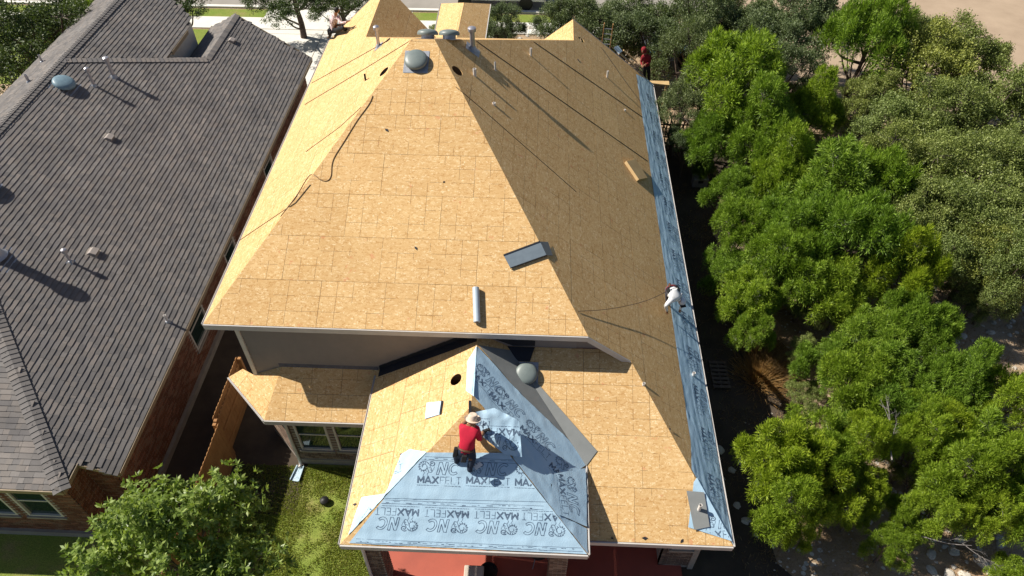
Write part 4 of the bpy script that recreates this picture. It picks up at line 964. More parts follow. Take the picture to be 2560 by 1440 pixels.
MB().beam(g+Vector((-.02, -.02, .02)), g+Vector((.14, .04, .03)), .05, .06).beam(g+Vector((0, 0, 0)), g+Vector((.01, .02, -.13)), .035, .05).build('body', RUBBER, ng); MB().beam(g+Vector((.13, .04, .02)), g+Vector((.14, .05, -.16)), .04, .04).build('magazine', GALV, ng)
pc = [q(x, y, .02) for x, y in ((1183, 1166), (1200, 1156), (1207, 1164), (1190, 1176))]
tag(MB().prism(pc, (.0, .0, .03)).build('paper_pack', WHITE), 'white crumpled packet beside the kneeling man\'s foot', 'packet')
rlm = [pf(1172, 1008), pf(1179, 1008), pf(1179, 1050), pf(1172, 1050)]
tag(MB().prism([p+Vector((0, 0, .05)) for p in rlm], (0, 0, .06)).build('felt_roll_end', DARKM), 'black rolled membrane standing above the straw hat', 'roll')
# man in white bending over the eave strip
q = jp(BR)
JW = dict(pelvis=q(1677, 723, .78), spine=q(1681, 730, .86), chest=q(1687, 741, .88), neck=q(1697, 749, .82), head=q(1703, 755, .76), shL=q(1698, 736, .86), shR=q(1679, 749, .80), elR=q(1664, 764, .56), wrR=q(1667, 776, .28), haR=q(1668, 781, .18),
          elL=q(1706, 762, .60), wrL=q(1701, 772, .32), haL=q(1699, 778, .22), hiL=q(1684, 718, .72), knL=q(1694, 722, .46), anL=q(1697, 734, .09), toL=q(1703, 740, .05), hiR=q(1670, 727, .72), knR=q(1669, 740, .44), anR=q(1668, 756, .08), toR=q(1675, 763, .05))
pw, f_, u_, s_ = person('man in white shirt and white cap bending over the blue eave strip', JW, dict(top=WHITE, tr=GREYC, shoe=BLACKC, skin=SKIN), bones('top', 'tr', 'shoe'), (.25, -.6, -.7))
up = (JW['head']-JW['neck']).normalized(); up = (Vector((0, -.25, 1))+up*.5).normalized(); hu = up.orthogonal().normalized(); hm = Matrix((hu, up.cross(hu), up)).transposed()
MB().lathe([(.112, .0), (.114, .03), (.108, .07), (.085, .105), (.05, .122), (.006, .127)], JW['head']+up*.01, 24, hm).build('cap', WHITE, pw, True)
bd = Vector((.25, -.9, -.3)).normalized(); sd_ = bd.cross(Vector((0, 0, 1))).normalized(); MB().box(JW['head']+bd*.13+up*.02, (.16, .10, .012), Matrix((sd_, bd, sd_.cross(bd))).transposed()).build('cap_brim', BLACKC, pw, bevel=.003)
tx = (JW['chest']-JW['pelvis']).normalized(); ring(JW['pelvis']+tx*.03, tx, .16, .016, MAROON, pw, 'harness_belt'); sx = (JW['hiR']-JW['hiL']).normalized()
pouch(JW['pelvis']+sx*.19+Vector((0, 0, .03)), sx, tx.cross(sx), tx, (.12, .14, .18), BLACKC, pw); pouch(JW['pelvis']+sx*.10+Vector((0, .10, .10)), sx, tx.cross(sx), tx, (.10, .10, .12), LEATHER, pw)
rp = [q(1445, 778, .02), q(1500, 775, .10), q(1560, 766, .22), q(1620, 750, .5), JW['pelvis']+sx*.12]
tag(MB().tube(bez(rp, 8), .008, 6).build('lifeline', ROPE, None, True), 'lifeline stretched from the front hip to the man in white', 'rope')
# man in plaid shirt crouching on the far left corner
q = jp(LF)
JPd = dict(pelvis=q(834, 75, .26), spine=q(834, 61, .45), chest=q(836, 47, .66), neck=q(839, 36, .84), head=q(842, 26, .98), shL=q(828, 44, .68), shR=q(845, 43, .68), elR=q(852, 58, .46), wrR=q(866, 55, .40), haR=q(872, 52, .40),
           elL=q(827, 60, .42), wrL=q(840, 64, .34), haL=q(848, 64, .30), hiL=q(829, 76, .22), knL=q(826, 82, .32), anL=q(824, 93, .08), toL=q(819, 95, .05), hiR=q(842, 76, .20), knR=q(858, 69, .30), anR=q(862, 76, .05), toR=q(868, 70, .05))
pp_, f_, u_, s_ = person('man in pink plaid shirt crouching on the far driveway-side roof corner', JPd, dict(top=PLAID, tr=BLACKC, shoe=LEATHER, skin=SKIN), bones('top', 'tr', 'shoe'), (.9, .1, -.15), .95)
hm = Matrix((s_, f_, u_)).transposed(); MB().lathe([(.088, -.01), (.090, .03), (.08, .08), (.05, .108), (.006, .118)], JPd['head']-f_*.012+u_*.012, 20, hm).build('hair', HAIR, pp_, True)
tx = (JPd['chest']-JPd['pelvis']).normalized(); ring(JPd['pelvis']+tx*.03, tx, .155, .024, BLACKC, pp_); pouch(JPd['pelvis']+Vector((-.15, -.08, -.03)), Vector((1, 0, 0)), Vector((0, 1, 0)), Vector((0, 0, 1)), (.12, .16, .2), BLACKC, pp_)
# hooded man on the far right, standing on a plank beyond the rake
Y0 = 27.95; q = lambda x, y, dy=0.0: gy(x, y, Y0+dy)
JH = dict(pelvis=q(1616, 165), spine=q(1616, 155), chest=q(1615, 144), neck=q(1612, 134), head=q(1609, 126, -.06), shL=q(1606, 143, -.05), shR=q(1624, 143), elR=q(1625, 156, -.05), wrR=q(1615, 161, -.25), haR=q(1610, 163, -.32), elL=q(1603, 156, -.05), wrL=q(1605, 163, -.25), haL=q(1606, 166, -.32),
          hiL=q(1611, 170), knL=q(1611, 186), anL=q(1612, 203), toL=q(1609, 207, -.15), hiR=q(1621, 170), knR=q(1622, 186), anR=q(1622, 203), toR=q(1619, 207, -.15))
ph, f_, u_, s_ = person('man in maroon hood standing beyond the far right gable', JH, dict(top=MAROON, tr=BLACKC, shoe=BLACKC, skin=SKIN), bones('top', 'tr', 'shoe'), (-.5, -.8, -.25), .95)
hm = Matrix((s_, f_, u_)).transposed(); MB().lathe([(.112, -.10), (.118, -.02), (.114, .05), (.09, .10), (.05, .128), (.006, .135)], JH['head']-f_*.035, 20, hm).build('hood', MAROON, ph, True)
zf = JH['anR'].z-.09; xf = JH['anR'].x
sc_ = thing('scaffold', 'low wooden work platform beyond the far right gable', 'scaffold', (xf, Y0+.1, 0))
MB().box((xf, Y0+.05, zf-.025), (1.8, .32, .05)).build('plank', WOOD, sc_)
for dx in (-.8, .8):
    for dy in (-.1, .2): MB().beam((xf+dx, Y0+dy, 0), (xf+dx, Y0+dy, zf-.05), .05, .05, (0, 1, 0)).build('leg', WOOD, sc_)
# lumber along the far rake
for (x1, y1), (x2, y2), lb, d in (((1546, 132), (1583, 163), 'lower pine board lying on the far rake', .02), ((1556, 128), (1590, 158), 'upper pine board lying on the far rake', .06)):
    p_, q_ = on(x1, y1, *BR), on(x2, y2, *BR); nv = Vector(BR[0]).normalized(); tag(MB().beam(p_+nv*d, q_+nv*d, .12, .038, nv).build('pine_board', WOOD, None), lb, 'board')
q = [on(x, y, *BR) for x, y in ((1533, 121), (1541, 118), (1552, 132), (1546, 136))]; nv = Vector(BR[0]).normalized()
tag(MB().prism([p+nv*.02 for p in q], nv*.08).build('wrapped_bundle', FILM), 'pale wrapped bundle beside the ladder top', 'bundle')
# ladder
ldr = thing('ladder', 'wooden-toned extension ladder standing above the far gable', 'ladder', (2.9, 29.1, 0))
a0, a1 = gy(1507, 112, 27.75), gy(1511, 58, 27.62); b0, b1 = gy(1528, 116, 27.75), gy(1533, 60, 27.62)
la = Vector((a0.x, 29.0, .01)); lb_ = Vector((b0.x, 29.0, .01))
for p_, q_ in ((la, a1), (lb_, b1)): MB().beam(p_, q_, .03, .075, (0, 1, .3)).build('rail', simple('ladder_rail', (.36, .19, .075), (.30, .15, .06), 6, .5), ldr)
nr = 20
for k in range(1, nr): MB().tube([la+(a1-la)*k/nr, lb_+(b1-lb_)*k/nr], .016, 8).build('rung', GALV, ldr)
# blue tool bag by the small gable
p_ = on(1398, 93, *(((0, .51, 1), 8.797+.51*19.036))); t = thing('coiled_hose', 'blue coiled hose lying behind the hip near the small gable', 'hose', p_)
for k in range(4): ring(p_+Vector((.02*k, 0, .06+.05*k)), (.1*k, -.3, 1), .26-.03*k, .03, simple('blue_hose', (.10, .14, .20), (.06, .09, .14), 9, .45) if k == 0 else bpy.data.materials['blue_hose'], t, 'coil')
# ------------------------------------------------------------------ fence and yard things
def fence(label, x, y0, y1, side, top=1.8):
    t = thing('cedar_fence', label, 'fence', (x, (y0+y1)/2, 0)); n = int(abs(y1-y0)/.145); s = 1 if y1 > y0 else -1
    for k in range(n):
        y = y0+s*(k+.5)*.145; h = top+random.uniform(-.012, .012)
        MB().prism([(x, y-.068, .03), (x, y+.068, .03), (x, y+.068, h-.03), (x, y+.04, h), (x, y-.04, h), (x, y-.068, h-.03)], (.018*-side, random.uniform(-.002, .002), 0)).build('picket', CEDAR, t)
    for z in (.35, .95, 1.55): MB().beam((x+side*.022, y0, z), (x+side*.022, y1, z), .038, .09).build('rail', CEDAR, t)
    for y in np.linspace(y0+s*.05, y1-s*.05, max(2, int(abs(y1-y0)/2.2)+1)): MB().box((x+side*.088, float(y), .9), (.09, .09, 1.8)).build('post', CEDAR, t)
fence('cedar picket fence running back between the two houses', -8.77, 12.85, 10.58, 1); fence('nearer cedar fence section stepped towards the lawn', -8.58, 10.55, 6.2, -1)
sp = thing('splash_block', 'pale plastic splash tray under the bay downspout', 'splash tray', (-6.6, 9.9, 0)); d = (gz(737, 1203, .05)-gz(752, 1166, .05)).normalized(); sd_ = d.cross(Vector((0, 0, 1))); o_ = gz(752, 1166, .03)
MB().beam(o_, o_+d*.48, .2, .03).build('tray', FILM, sp)
for s in (-1, 1): MB().beam(o_+sd_*s*.10+Vector((0, 0, .03)), o_+d*.48+sd_*s*.13+Vector((0, 0, .03)), .02, .07).build('lip', FILM, sp)
tag(MB().lathe([(.03, .0), (.10, .02), (.13, .08), (.12, .15), (.06, .19), (.02, .2)], gz(813, 1256, .0), 16).build('black_bag', RUBBER, None, True), 'small black bag lying on the lawn', 'bag')
tag(MB().box(gz(1185, 1440, .3), (.5, .4, .4)).build('stone_block', STUCCO, None, bevel=.02), 'pale stone block on the red patio', 'block')
pt = thing('patio_pot', 'round black pot beside the pale stone block', 'pot', gz(1222, 1440, .1)); MB().lathe([(.16, 0), (.2, .1), (.23, .3), (.24, .33), (.21, .33), (.19, .25), (.02, .22)], gz(1222, 1440, .1), 24).build('pot', RUBBER, pt, True)
pt = thing('kettle_grill', 'dark round grill in the shade by the porch column', 'grill', gz(1345, 1400, .1)); c = gz(1345, 1400, .1)
MB().lathe([(.05, .45), (.22, .5), (.28, .65), (.285, .72), (.25, .83), (.1, .92), (.02, .93)], c, 24).build('bowl', RUBBER, pt, True)
for k in range(3): MB().tube([c+Vector((.15*math.cos(k*2.1), .15*math.sin(k*2.1), .5)), c+Vector((.28*math.cos(k*2.1), .28*math.sin(k*2.1), 0))], .012, 6).build('leg', GALV, pt)
ub = thing('utility_box', 'small pale utility box in the shade beside the thicket', 'utility box', gz(1747, 462)); c = gz(1747, 462); MB().box(c+Vector((0, 0, .22)), (.62, .4, .44)).build('cabinet', GALV, ub, bevel=.02); MB().box(c+Vector((0, -.205, .3)), (.2, .01, .12)).build('vent', RUBBER, ub)
pt = thing('wood_pallet', 'grey wooden pallet on the dark side-yard ground', 'pallet', gz(1797, 940)); c = gz(1797, 940)
for k in range(7): MB().box(c+Vector((0, -.5+k*.16, .12)), (.55, .10, .02)).build('slat', BARK, pt)
for k in (-1, 0, 1): MB().box(c+Vector((k*.24, 0, .055)), (.05, 1.06, .1)).build('runner', BARK, pt)
fg = thing('iron_gate', 'dark slatted side gate behind the blue eave strip', 'gate', (6.0, 25.9, 0))
for k in range(12): MB().box((5.15+k*.14, 25.9, .95), (.05, .03, 1.7)).build('slat', LEATHER, fg)
for z in (.3, 1.6): MB().box((5.92, 25.93, z), (1.7, .03, .06)).build('rail', LEATHER, fg)
# debris and tarp under the trees
c = gz(1665, 120, 1.0)
tarp = tag(sheetmesh('blue_tarp', [(((0, 0, 1), c.z), [c+Vector((-1.1, -.35, 0)), c+Vector((.2, -.5, 0)), c+Vector((1.0, -.1, 0)), c+Vector((.9, .4, 0)), c+Vector((-.9, .2, 0))])], lambda u, v: .25*mnoise.noise((u*1.5, v*1.5, 2))+.1*mnoise.noise((u*4, v*4, 5)), simple('blue_tarp', (.10, .24, .48), (.07, .17, .36), 6, .4), None, .12), 'crumpled blue tarp heaped behind the far right corner', 'tarp')
c = gz(1640, 150, 0); sk = thing('debris_trailer', 'dark dump trailer half hidden under the trees behind the far corner', 'trailer', c)
MB().box(c+Vector((.6, .2, .75)), (3.2, 1.7, .5)).build('bed', simple('trailer_paint', (.03, .035, .04), (.05, .05, .05), 6, .6), sk, bevel=.03)
for x in (-.2, 1.3): MB().lathe([(.30, -.1), (.33, -.06), (.33, .06), (.30, .1)], c+Vector((x, -.75, .33)), 20, Matrix.Rotation(math.pi/2, 3, 'X')).build('wheel', RUBBER, sk, True)
# white pickup at the kerb
def truck(loc):
    t = thing('pickup_truck', 'white pickup truck parked in the street behind the trees', 'truck', loc); L = Vector(loc); paint = simple('white_car_paint', (.72, .73, .74), (.68, .69, .70), 2, .25, spec=.6)
    prof = [(-2.75, .55), (-2.78, 1.05), (-2.7, 1.2), (-1.0, 1.22), (-.98, 1.28), (-.7, 1.85), (.55, 1.88), (1.15, 1.30), (2.5, 1.12), (2.75, .95), (2.78, .5)]
    MB().prism([L+Vector((x, -.92, z)) for x, z in prof], (0, 1.84, 0)).build('body', paint, t, bevel=.05)
    for s in (-1, 1):
        y = s*.932
        MB().prism([L+Vector((x, y, z)) for x, z in ((-.62, 1.36), (-.50, 1.76), (.48, 1.79), (.92, 1.36))], (0, s*.008, 0)).build('side_window', GLASS, t)
        for x in (-1.72, 1.75):
            wx = MB().lathe([(.24, -.12), (.36, -.11), (.39, -.06), (.39, .06), (.36, .11), (.24, .12)], L+Vector((x, s*.86, .39)), 28, Matrix.Rotation(math.pi/2, 3, 'X')).build('wheel', RUBBER, t, True)
            MB().lathe([(.22, .10), (.23, .12), (.08, .135), (.02, .14)], L+Vector((x, s*.86, .39)), 10, Matrix.Rotation(math.pi/2*s, 3, 'X')).build('rim', GALV, wx, True)
        MB().box(L+Vector((2.74, s*.7, .85)), (.08, .34, .16)).build('headlight', GALV, t)
    MB().prism([L+Vector((x, -.8, z)) for x, z in ((.64, 1.85), (1.10, 1.37))]+[L+Vector((x, .8, z)) for x, z in ((1.10, 1.37), (.64, 1.85))], (.02, 0, .02)).build('windscreen', GLASS, t)
    MB().box(L+Vector((2.80, 0, .56)), (.12, 1.8, .2)).build('bumper', GALV, t, bevel=.03)
truck((-2.62, 40.35, 0.005))

# ------------------------------------------------------------------ foliage
def quads(name, Q, mat):
    n = len(Q); me = bpy.data.meshes.new(name); me.vertices.add(4*n); me.vertices.foreach_set('co', Q.reshape(-1).astype(np.float32)); me.loops.add(4*n); me.loops.foreach_set('vertex_index', np.arange(4*n, dtype=np.int32))
    me.polygons.add(n); me.polygons.foreach_set('loop_start', np.arange(0, 4*n, 4, dtype=np.int32)); me.update(calc_edges=True); me.materials.append(mat); return me
def unit(a): return a/np.maximum(np.linalg.norm(a, axis=-1, keepdims=True), 1e-6)
def leaves(C, D, L, Wd, upb=.85):
    """diamond leaves: base C, direction D"""
    n = len(C); R = unit(rng.normal(size=(n, 3))*.6+np.array([-.5, .1, .75])*upb); Sd = unit(np.cross(D, R)); L = np.broadcast_to(L, (n,))[:, None]; Wd = np.broadcast_to(Wd, (n,))[:, None]; nn = np.cross(Sd, D)
    return np.stack([C, C+D*L*.5+Sd*Wd*.5+nn*L*.06, C+D*L, C+D*L*.5-Sd*Wd*.5+nn*L*.06], axis=1)
def lobes(R, H, n, seed, low=.35, flat=.75):
    r = np.random.default_rng(seed); out = []
    for i in range(n):
        a = 2*math.pi*(i*.618+r.random()*.12); t = math.sqrt((i+.5)/n)*.72; z = H*(low+(1-low)*(1-t*.75)*r.uniform(.62, .95)); out.append((R*t*1.2*math.cos(a), R*t*1.2*math.sin(a), z-R*.25+R*r.normal()*.10, R*r.uniform(.17, .35), R*r.uniform(.22, .42)*flat))
    return out
def crown(kind, R, H, n, seed):
    r = np.random.default_rng(seed); LB = lobes(R, H, n, seed, .36 if kind != 'rosette' else .42); Q = []; tips = []
    for x, y, z, a, b in LB:
        c = np.array([x, y, z]); K_ = {'juniper': 27, 'oak': 34, 'rosette': 80}[kind]
        d = unit(r.normal(size=(K_, 3))+np.array([0, 0, .45])); d[:, 2] = np.where(d[:, 2] < -.45, -d[:, 2], d[:, 2])
        P = c+d*np.array([a, a, b])*r.uniform(.55, 1.30 if kind != 'oak' else 1.2, size=(K_, 1)); tips.append((c, P[:10]))
        for p, dd_ in zip(P, d):
            if kind == 'juniper':
                m = int(r.integers(95, 165)); tr = r.uniform(.15, .27)*(R/1.7)**.5; g = unit(r.normal(size=(m, 3))*.8+dd_*.6+np.array([0, 0, .5]))
                base = p+g*tr*(1-.75*r.random(size=(m, 1))**2)*np.array([.78, .78, 1.75]); Q.append(leaves(base, unit(g+r.normal(size=(m, 3))*.3), r.uniform(.09, .21, m), r.uniform(.016, .030, m)))
            elif kind == 'oak':
                m = int(r.integers(45, 95)); base = p+unit(r.normal(size=(m, 3))+dd_*.5)*r.uniform(.05, .27, size=(m, 1)); Q.append(leaves(base, unit(r.normal(size=(m, 3))+dd_*.4), r.uniform(.06, .10, m), r.uniform(.032, .05, m)))
            else:
                for q_ in range(2):
                    m = int(r.integers(6, 10)); ax = unit(dd_+r.normal(size=3)*.35+np.array([0, 0, .3])); e1 = unit(np.cross(ax, [.3, .5, .8])); e2 = np.cross(ax, e1); an = np.linspace(0, 2*math.pi, m, endpoint=False)+r.random()
                    g = unit(np.cos(an)[:, None]*e1+np.sin(an)[:, None]*e2+ax*.45); pp = p+r.normal(size=3)*.14; Q.append(leaves(np.repeat(pp[None], m, 0), g, r.uniform(.12, .19, m), r.uniform(.055, .08, m)))
    if kind == 'rosette':          # leafy shoots standing out of the crown
        for x, y, z, a, b in LB:
            for q_ in range(2):
                s0 = np.array([x, y, z])+unit(r.normal(size=3)+np.array([0, 0, 1.6]))*np.array([a, a, b]); dr = unit(np.array([r.normal()*.35, r.normal()*.35, 1.0]))
                for k in range(int(r.integers(6, 12))):
                    m = 7; p = s0+dr*k*.075; an = np.linspace(0, 2*math.pi, m, endpoint=False)+k; g = unit(np.stack([np.cos(an), np.sin(an), np.full(m, .35)], 1)); Q.append(leaves(np.repeat(p[None], m, 0), g, r.uniform(.11, .17, m), r.uniform(.05, .07, m)))
    return np.concatenate(Q), LB, tips
def trunk_mesh(H, R, LB, tips, seed, twigs=True, th=.13):
    r = random.Random(seed); mb = MB()
    lean = Vector((r.uniform(-.2, .2), r.uniform(-.2, .2), 0))*R*.4; top = Vector((lean.x, lean.y, H*.62))
    main = bez([(0, 0, -.05), (lean.x*.2+.05, lean.y*.3, H*.2), (lean.x*.6, lean.y*.7-.05, H*.42), tuple(top)], 5); mb.tube(main, [th*(1-.6*i/(len(main)-1)) for i in range(len(main))], 8)
    for x, y, z, a, b in LB:
        k = r.randint(3, len(main)-3); s = main[k]; e = Vector((x, y, z+b*.3)); m = (s+e)/2+Vector((r.uniform(-.15, .15), r.uniform(-.15, .15), -.1*R)); L = bez([s, m, e], 4); mb.tube(L, [th*.42*(1-.75*i/(len(L)-1)) for i in range(len(L))], 6)
    tb = MB()
    if twigs:
        for c, P in tips:
            for p in P: tb.tube([tuple(c), tuple((np.array(c)*.45+p*.55)+np.array([r.uniform(-.06, .06), r.uniform(-.06, .06), .03])), tuple(np.array(c)*.16+p*.84)], [.020, .012, .005], 4, False)
    return mb, tb
class Tree:
    def __init__(s, kind, R, H, n, seed, mat, th=.13, bark=BARK):
        Q, LB, tips = crown(kind, R, H, n, seed); s.R = R; s.H = H; s.crown = quads('crown', Q, mat); mb, tb = trunk_mesh(H, R, LB, tips, seed, True, th)
        o = mb.build('trunk', bark, None, True); s.trunk = o.data; bpy.data.objects.remove(o); o = tb.build('twigs', TWIG if kind == 'juniper' else TWIGD, None, True); s.twigs = o.data; bpy.data.objects.remove(o)
    def place(s, name, label, cat, x, y, r, h, group=None, rot=None, z=0.0):
        rot = random.uniform(0, 6.28) if rot is None else rot; k = r/s.R; kz = h/s.H
        t = bpy.data.objects.new(name, None); COL.objects.link(t); t.location = (x, y, z); t.rotation_euler = (0, 0, rot); t.scale = (k, k, kz); t.empty_display_size = .2; tag(t, label, cat, group)
        for nm_, me in (('trunk', s.trunk), ('branches', s.twigs), ('crown', s.crown)):
            o = bpy.data.objects.new(nm_, me); COL.objects.link(o); o.parent = t
            if nm_ == 'branches': o['kind'] = 'stuff'
        return t
JUN = [Tree('juniper', 1.75, 4.2, 9+k, 30+k, L_JUN) for k in range(5)]; JUY = [Tree('juniper', 1.75, 4.2, 8+k, 50+k, L_JUNY) for k in range(4)]
OAK = [Tree('oak', 2.1, 4.6, 10+k, 70+k, L_OAK) for k in range(4)]; GRY = [Tree('oak', 2.3, 5.0, 11+k, 90+k, L_GREY, .17) for k in range(3)]
DRK = [Tree('oak', 2.3, 5.5, 12, 110+k, L_DARK, .16) for k in range(2)]
def put(lst, px, py, zc, r, h, name, label, cat, group=None):
    """crown centre seen at the pixel, standing on the ground under a crown at height zc"""
    p = gz(px, py, zc); h *= random.uniform(.85, 1.25) if px > 1700 else 1.0; k = (1.02 if py < 720 else .93) if cat == 'tree' and lst is not DRK else 1.0; return random.choice(lst).place(name, label, cat, p.x, p.y, r*k, h, group)
GJ = 'junipers of the thicket beside the house'; GO = 'live oaks of the thicket beside the house'; GG = 'grey-green oaks behind the house'
LJ = 'bright green feathery juniper'; LY = 'yellow-green juniper'; LO_ = 'olive-leaved oak'; LG = 'grey-green oak'
def zone(k, x, y):
    if k == LJ: return k+(' by the upper end of the dark side yard' if x < 1950 and y < 400 else ' lining the middle of the dark side yard' if x < 1950 else ' beside the bare dirt lot' if y < 300 else ' between the side-yard junipers and the olive oaks' if y < 760 else ' next to the open limestone slope')
    if k == LY: return k+(' pointed, standing alone under the olive oaks' if y < 760 else ' close to the patio corner of the roof' if x < 2130 and y > 1000 else ' on the rocky dry ground below the thicket' if y > 1240 else ' mixed with bare dead branches')
    if k == LO_: return k+(' at the edge of the bare dirt lot' if y < 180 else ' low bush above the limestone slope' if y > 700 else ' bordering the limestone slope' if y > 500 else ' deep in the thicket')
    return k+(' around the white pickup' if x < 1400 else ' behind the ladder' if x < 1620 else ' over the debris trailer and side gate' if x < 1760 else ' between the trailer and the dirt lot')
for px, py, zc, r, h in ((1850, 190, 3.6, 2.1, 5.4), (1800, 320, 2.6, 1.4, 3.9), (1905, 320, 3.0, 1.6, 4.4), (1840, 470, 2.0, 1.25, 3.1), (1850, 570, 1.8, 1.1, 2.7), (1830, 660, 1.7, 1.1, 2.5), (1880, 740, 1.8, 1.2, 2.8), (1880, 835, 1.2, .8, 1.9),
                         (2075, 450, 3.2, 1.9, 4.8), (2010, 560, 2.8, 1.5, 4.2), (2130, 590, 3.0, 1.6, 4.4), (2040, 680, 2.4, 1.3, 3.5), (1960, 430, 2.6, 1.3, 3.9), (2045, 230, 3.2, 1.2, 4.4), (2180, 70, 4.2, 1.7, 5.8), (2110, 700, 2.4, 1.3, 3.4), (1970, 660, 2.2, 1.2, 3.2), (2190, 440, 3.0, 1.4, 4.2),
                         (2070, 900, 1.8, 1.1, 2.7), (2190, 840, 2.2, 1.25, 3.2), (2290, 810, 2.3, 1.2, 3.3), (2160, 950, 2.2, 1.25, 3.2), (2260, 920, 2.3, 1.3, 3.4), (2350, 890, 2.2, 1.1, 3.1), (2230, 1010, 2.2, 1.2, 3.2), (2390, 960, 2.0, .95, 2.9)):
    put(JUN, px, py, zc, r, h, 'juniper_tree', zone(LJ, px, py), 'tree', GJ)
for px, py, zc, r, h in ((2275, 670, 2.8, 1.15, 4.2), (1950, 1150, 2.2, 1.25, 3.3), (1970, 1270, 1.9, 1.05, 2.8), (2060, 1080, 2.2, 1.2, 3.2), (2110, 1180, 2.1, 1.05, 3.0), (2180, 1230, 1.4, .6, 1.9), (2450, 1080, 2.2, 1.2, 3.2), (2520, 1000, 2.2, 1.1, 3.2), (2410, 1190, 2.0, 1.1, 2.9), (2500, 1190, 2.0, 1.1, 2.9), (2350, 1270, 1.6, .85, 2.3),
                         (2450, 1280, 1.6, .9, 2.4), (2540, 1270, 1.8, 1.0, 2.6), (2225, 1360, 1.1, .65, 1.7), (2050, 1160, 1.8, 1.0, 2.6), (2545, 1425, 1.0, .6, 1.5), (1990, 1340, .9, .6, 1.4), (2300, 1120, 1.9, .9, 2.8), (2370, 1050, 2.0, .95, 2.9), (2160, 1110, 2.0, .9, 2.8), (2050, 1240, 1.3, .7, 2.0), (2310, 1040, 2.0, .9, 2.9), (2270, 1290, 1.2, .65, 1.9), (2130, 1290, .9, .5, 1.4)):
    put(JUY, px, py, zc, r, h, 'juniper_tree', zone(LY, px, py), 'tree', GJ)
for px, py, zc, r, h in ((2320, 140, 3.6, 2.2, 5.2), (2430, 100, 3.6, 2.0, 5.2), (2260, 260, 3.2, 1.9, 4.8), (2370, 270, 3.4, 2.0, 4.8), (2500, 240, 3.4, 2.1, 5.0), (2240, 370, 3.0, 1.7, 4.4), (2340, 400, 3.0, 1.8, 4.4), (2450, 400, 3.2, 2.0, 4.8), (2540, 390, 3.2, 1.9, 4.8), (2310, 520, 2.8, 1.5, 4.0), (2410, 520, 3.0, 1.8, 4.5), (2520, 540, 3.0, 1.8, 4.4),
                         (2360, 620, 2.6, 1.4, 3.8), (2460, 620, 2.6, 1.5, 3.8), (2550, 660, 2.6, 1.4, 3.8), (2200, 200, 3.0, 1.4, 4.2), (2490, 730, 1.6, .95, 2.4), (2600, 480, 3, 1.8, 4.5), (2600, 260, 3, 1.9, 4.8), (2300, 40, 3.4, 1.6, 5.0)):
    put(OAK, px, py, zc, r, h, 'oak_tree', zone(LO_, px, py), 'tree', GO)
for px, py, zc, r, h in ((1252, 50, 2.4, 1.2, 3.6), (1400, 42, 3.2, 1.35, 4.6), (1480, 40, 3.2, 1.9, 4.8), (1570, 30, 3.4, 2.0, 5.0), (1660, 40, 3.4, 2.0, 5.0), (1750, 50, 3.6, 2.2, 5.4), (1850, 30, 3.6, 2.4, 5.6), (1950, 70, 3.6, 2.3, 5.4), (1960, 160, 3.2, 1.8, 4.8), (1730, 140, 3.2, 1.7, 4.8), (1700, 260, 2.6, 1.4, 4.0), (1720, 340, 2.0, 1.0, 3.0), (1560, 95, 2.4, 1.2, 3.6), (1245, 80, 1.6, 1.0, 2.4), (2010, 20, 3.6, 2.0, 5.2)):
    put(GRY, px, py, zc, r, h, 'oak_tree', zone(LG, px, py), 'tree', GG)
put(DRK, 50, 85, 4.6, 3.3, 7.0, 'shade_tree', 'dark full shade tree on the dry grass left of the shingle roof', 'tree'); put(DRK, 150, 95, 3.0, 2.0, 4.6, 'shade_tree', 'smaller dark tree beside the sidewalk left of the shingle roof', 'tree')
put(DRK, 420, -35, 3.6, 2.2, 5.4, 'shade_tree', 'dark shade tree rising behind the far shingle gable', 'tree'); put(DRK, 730, -40, 2.9, 2.6, 4.5, 'shade_tree', 'dark shade tree hanging over the driveway', 'tree'); put(DRK, 850, -22, 2.8, 2.1, 4.3, 'shade_tree', 'dark tree behind the plaid-shirted man', 'tree')
put(JUN, 200, 25, 1.0, 1.0, 1.9, 'round_shrub', 'clipped green shrub by the street left of the shingle roof', 'shrub')
put(OAK, 1095, 88, .7, .8, 1.4, 'round_shrub', 'dark shrub beside the entry gable', 'shrub'); put(JUN, 1762, 418, .9, .55, 1.5, 'round_shrub', 'small leafy shrub in front of the utility box', 'shrub')
for px, py, r in ((1960, 520, .8), (1935, 600, .7), (2000, 380, .9), (2150, 330, .9), (2230, 470, .8), (2270, 600, .8), (2200, 660, .8), (2330, 700, .7), (1990, 760, .8), (2080, 800, .7), (1900, 560, .6), (2150, 250, .9), (1940, 240, .9), (2420, 780, .6), (2130, 1060, .7), (2300, 1130, .7), (2280, 1210, .6), (2010, 1000, .6), (2000, 890, .5)):
    p = gz(px, py, .5); random.choice(OAK).place('understorey_bush', 'low olive bush filling a gap between the thicket trees', 'bush', p.x, p.y, r*1.1, 1.5, 'low bushes under the thicket')
FT = Tree('rosette', 2.4, 5.7, 13, 7, L_BROAD, .13); p = gz(405, 1372, 4.0); FT.place('broadleaf_tree', 'broad-leaved young tree on the lawn beside the cedar fence', 'tree', p.x, p.y, 2.15, 5.9, None, 1.1)

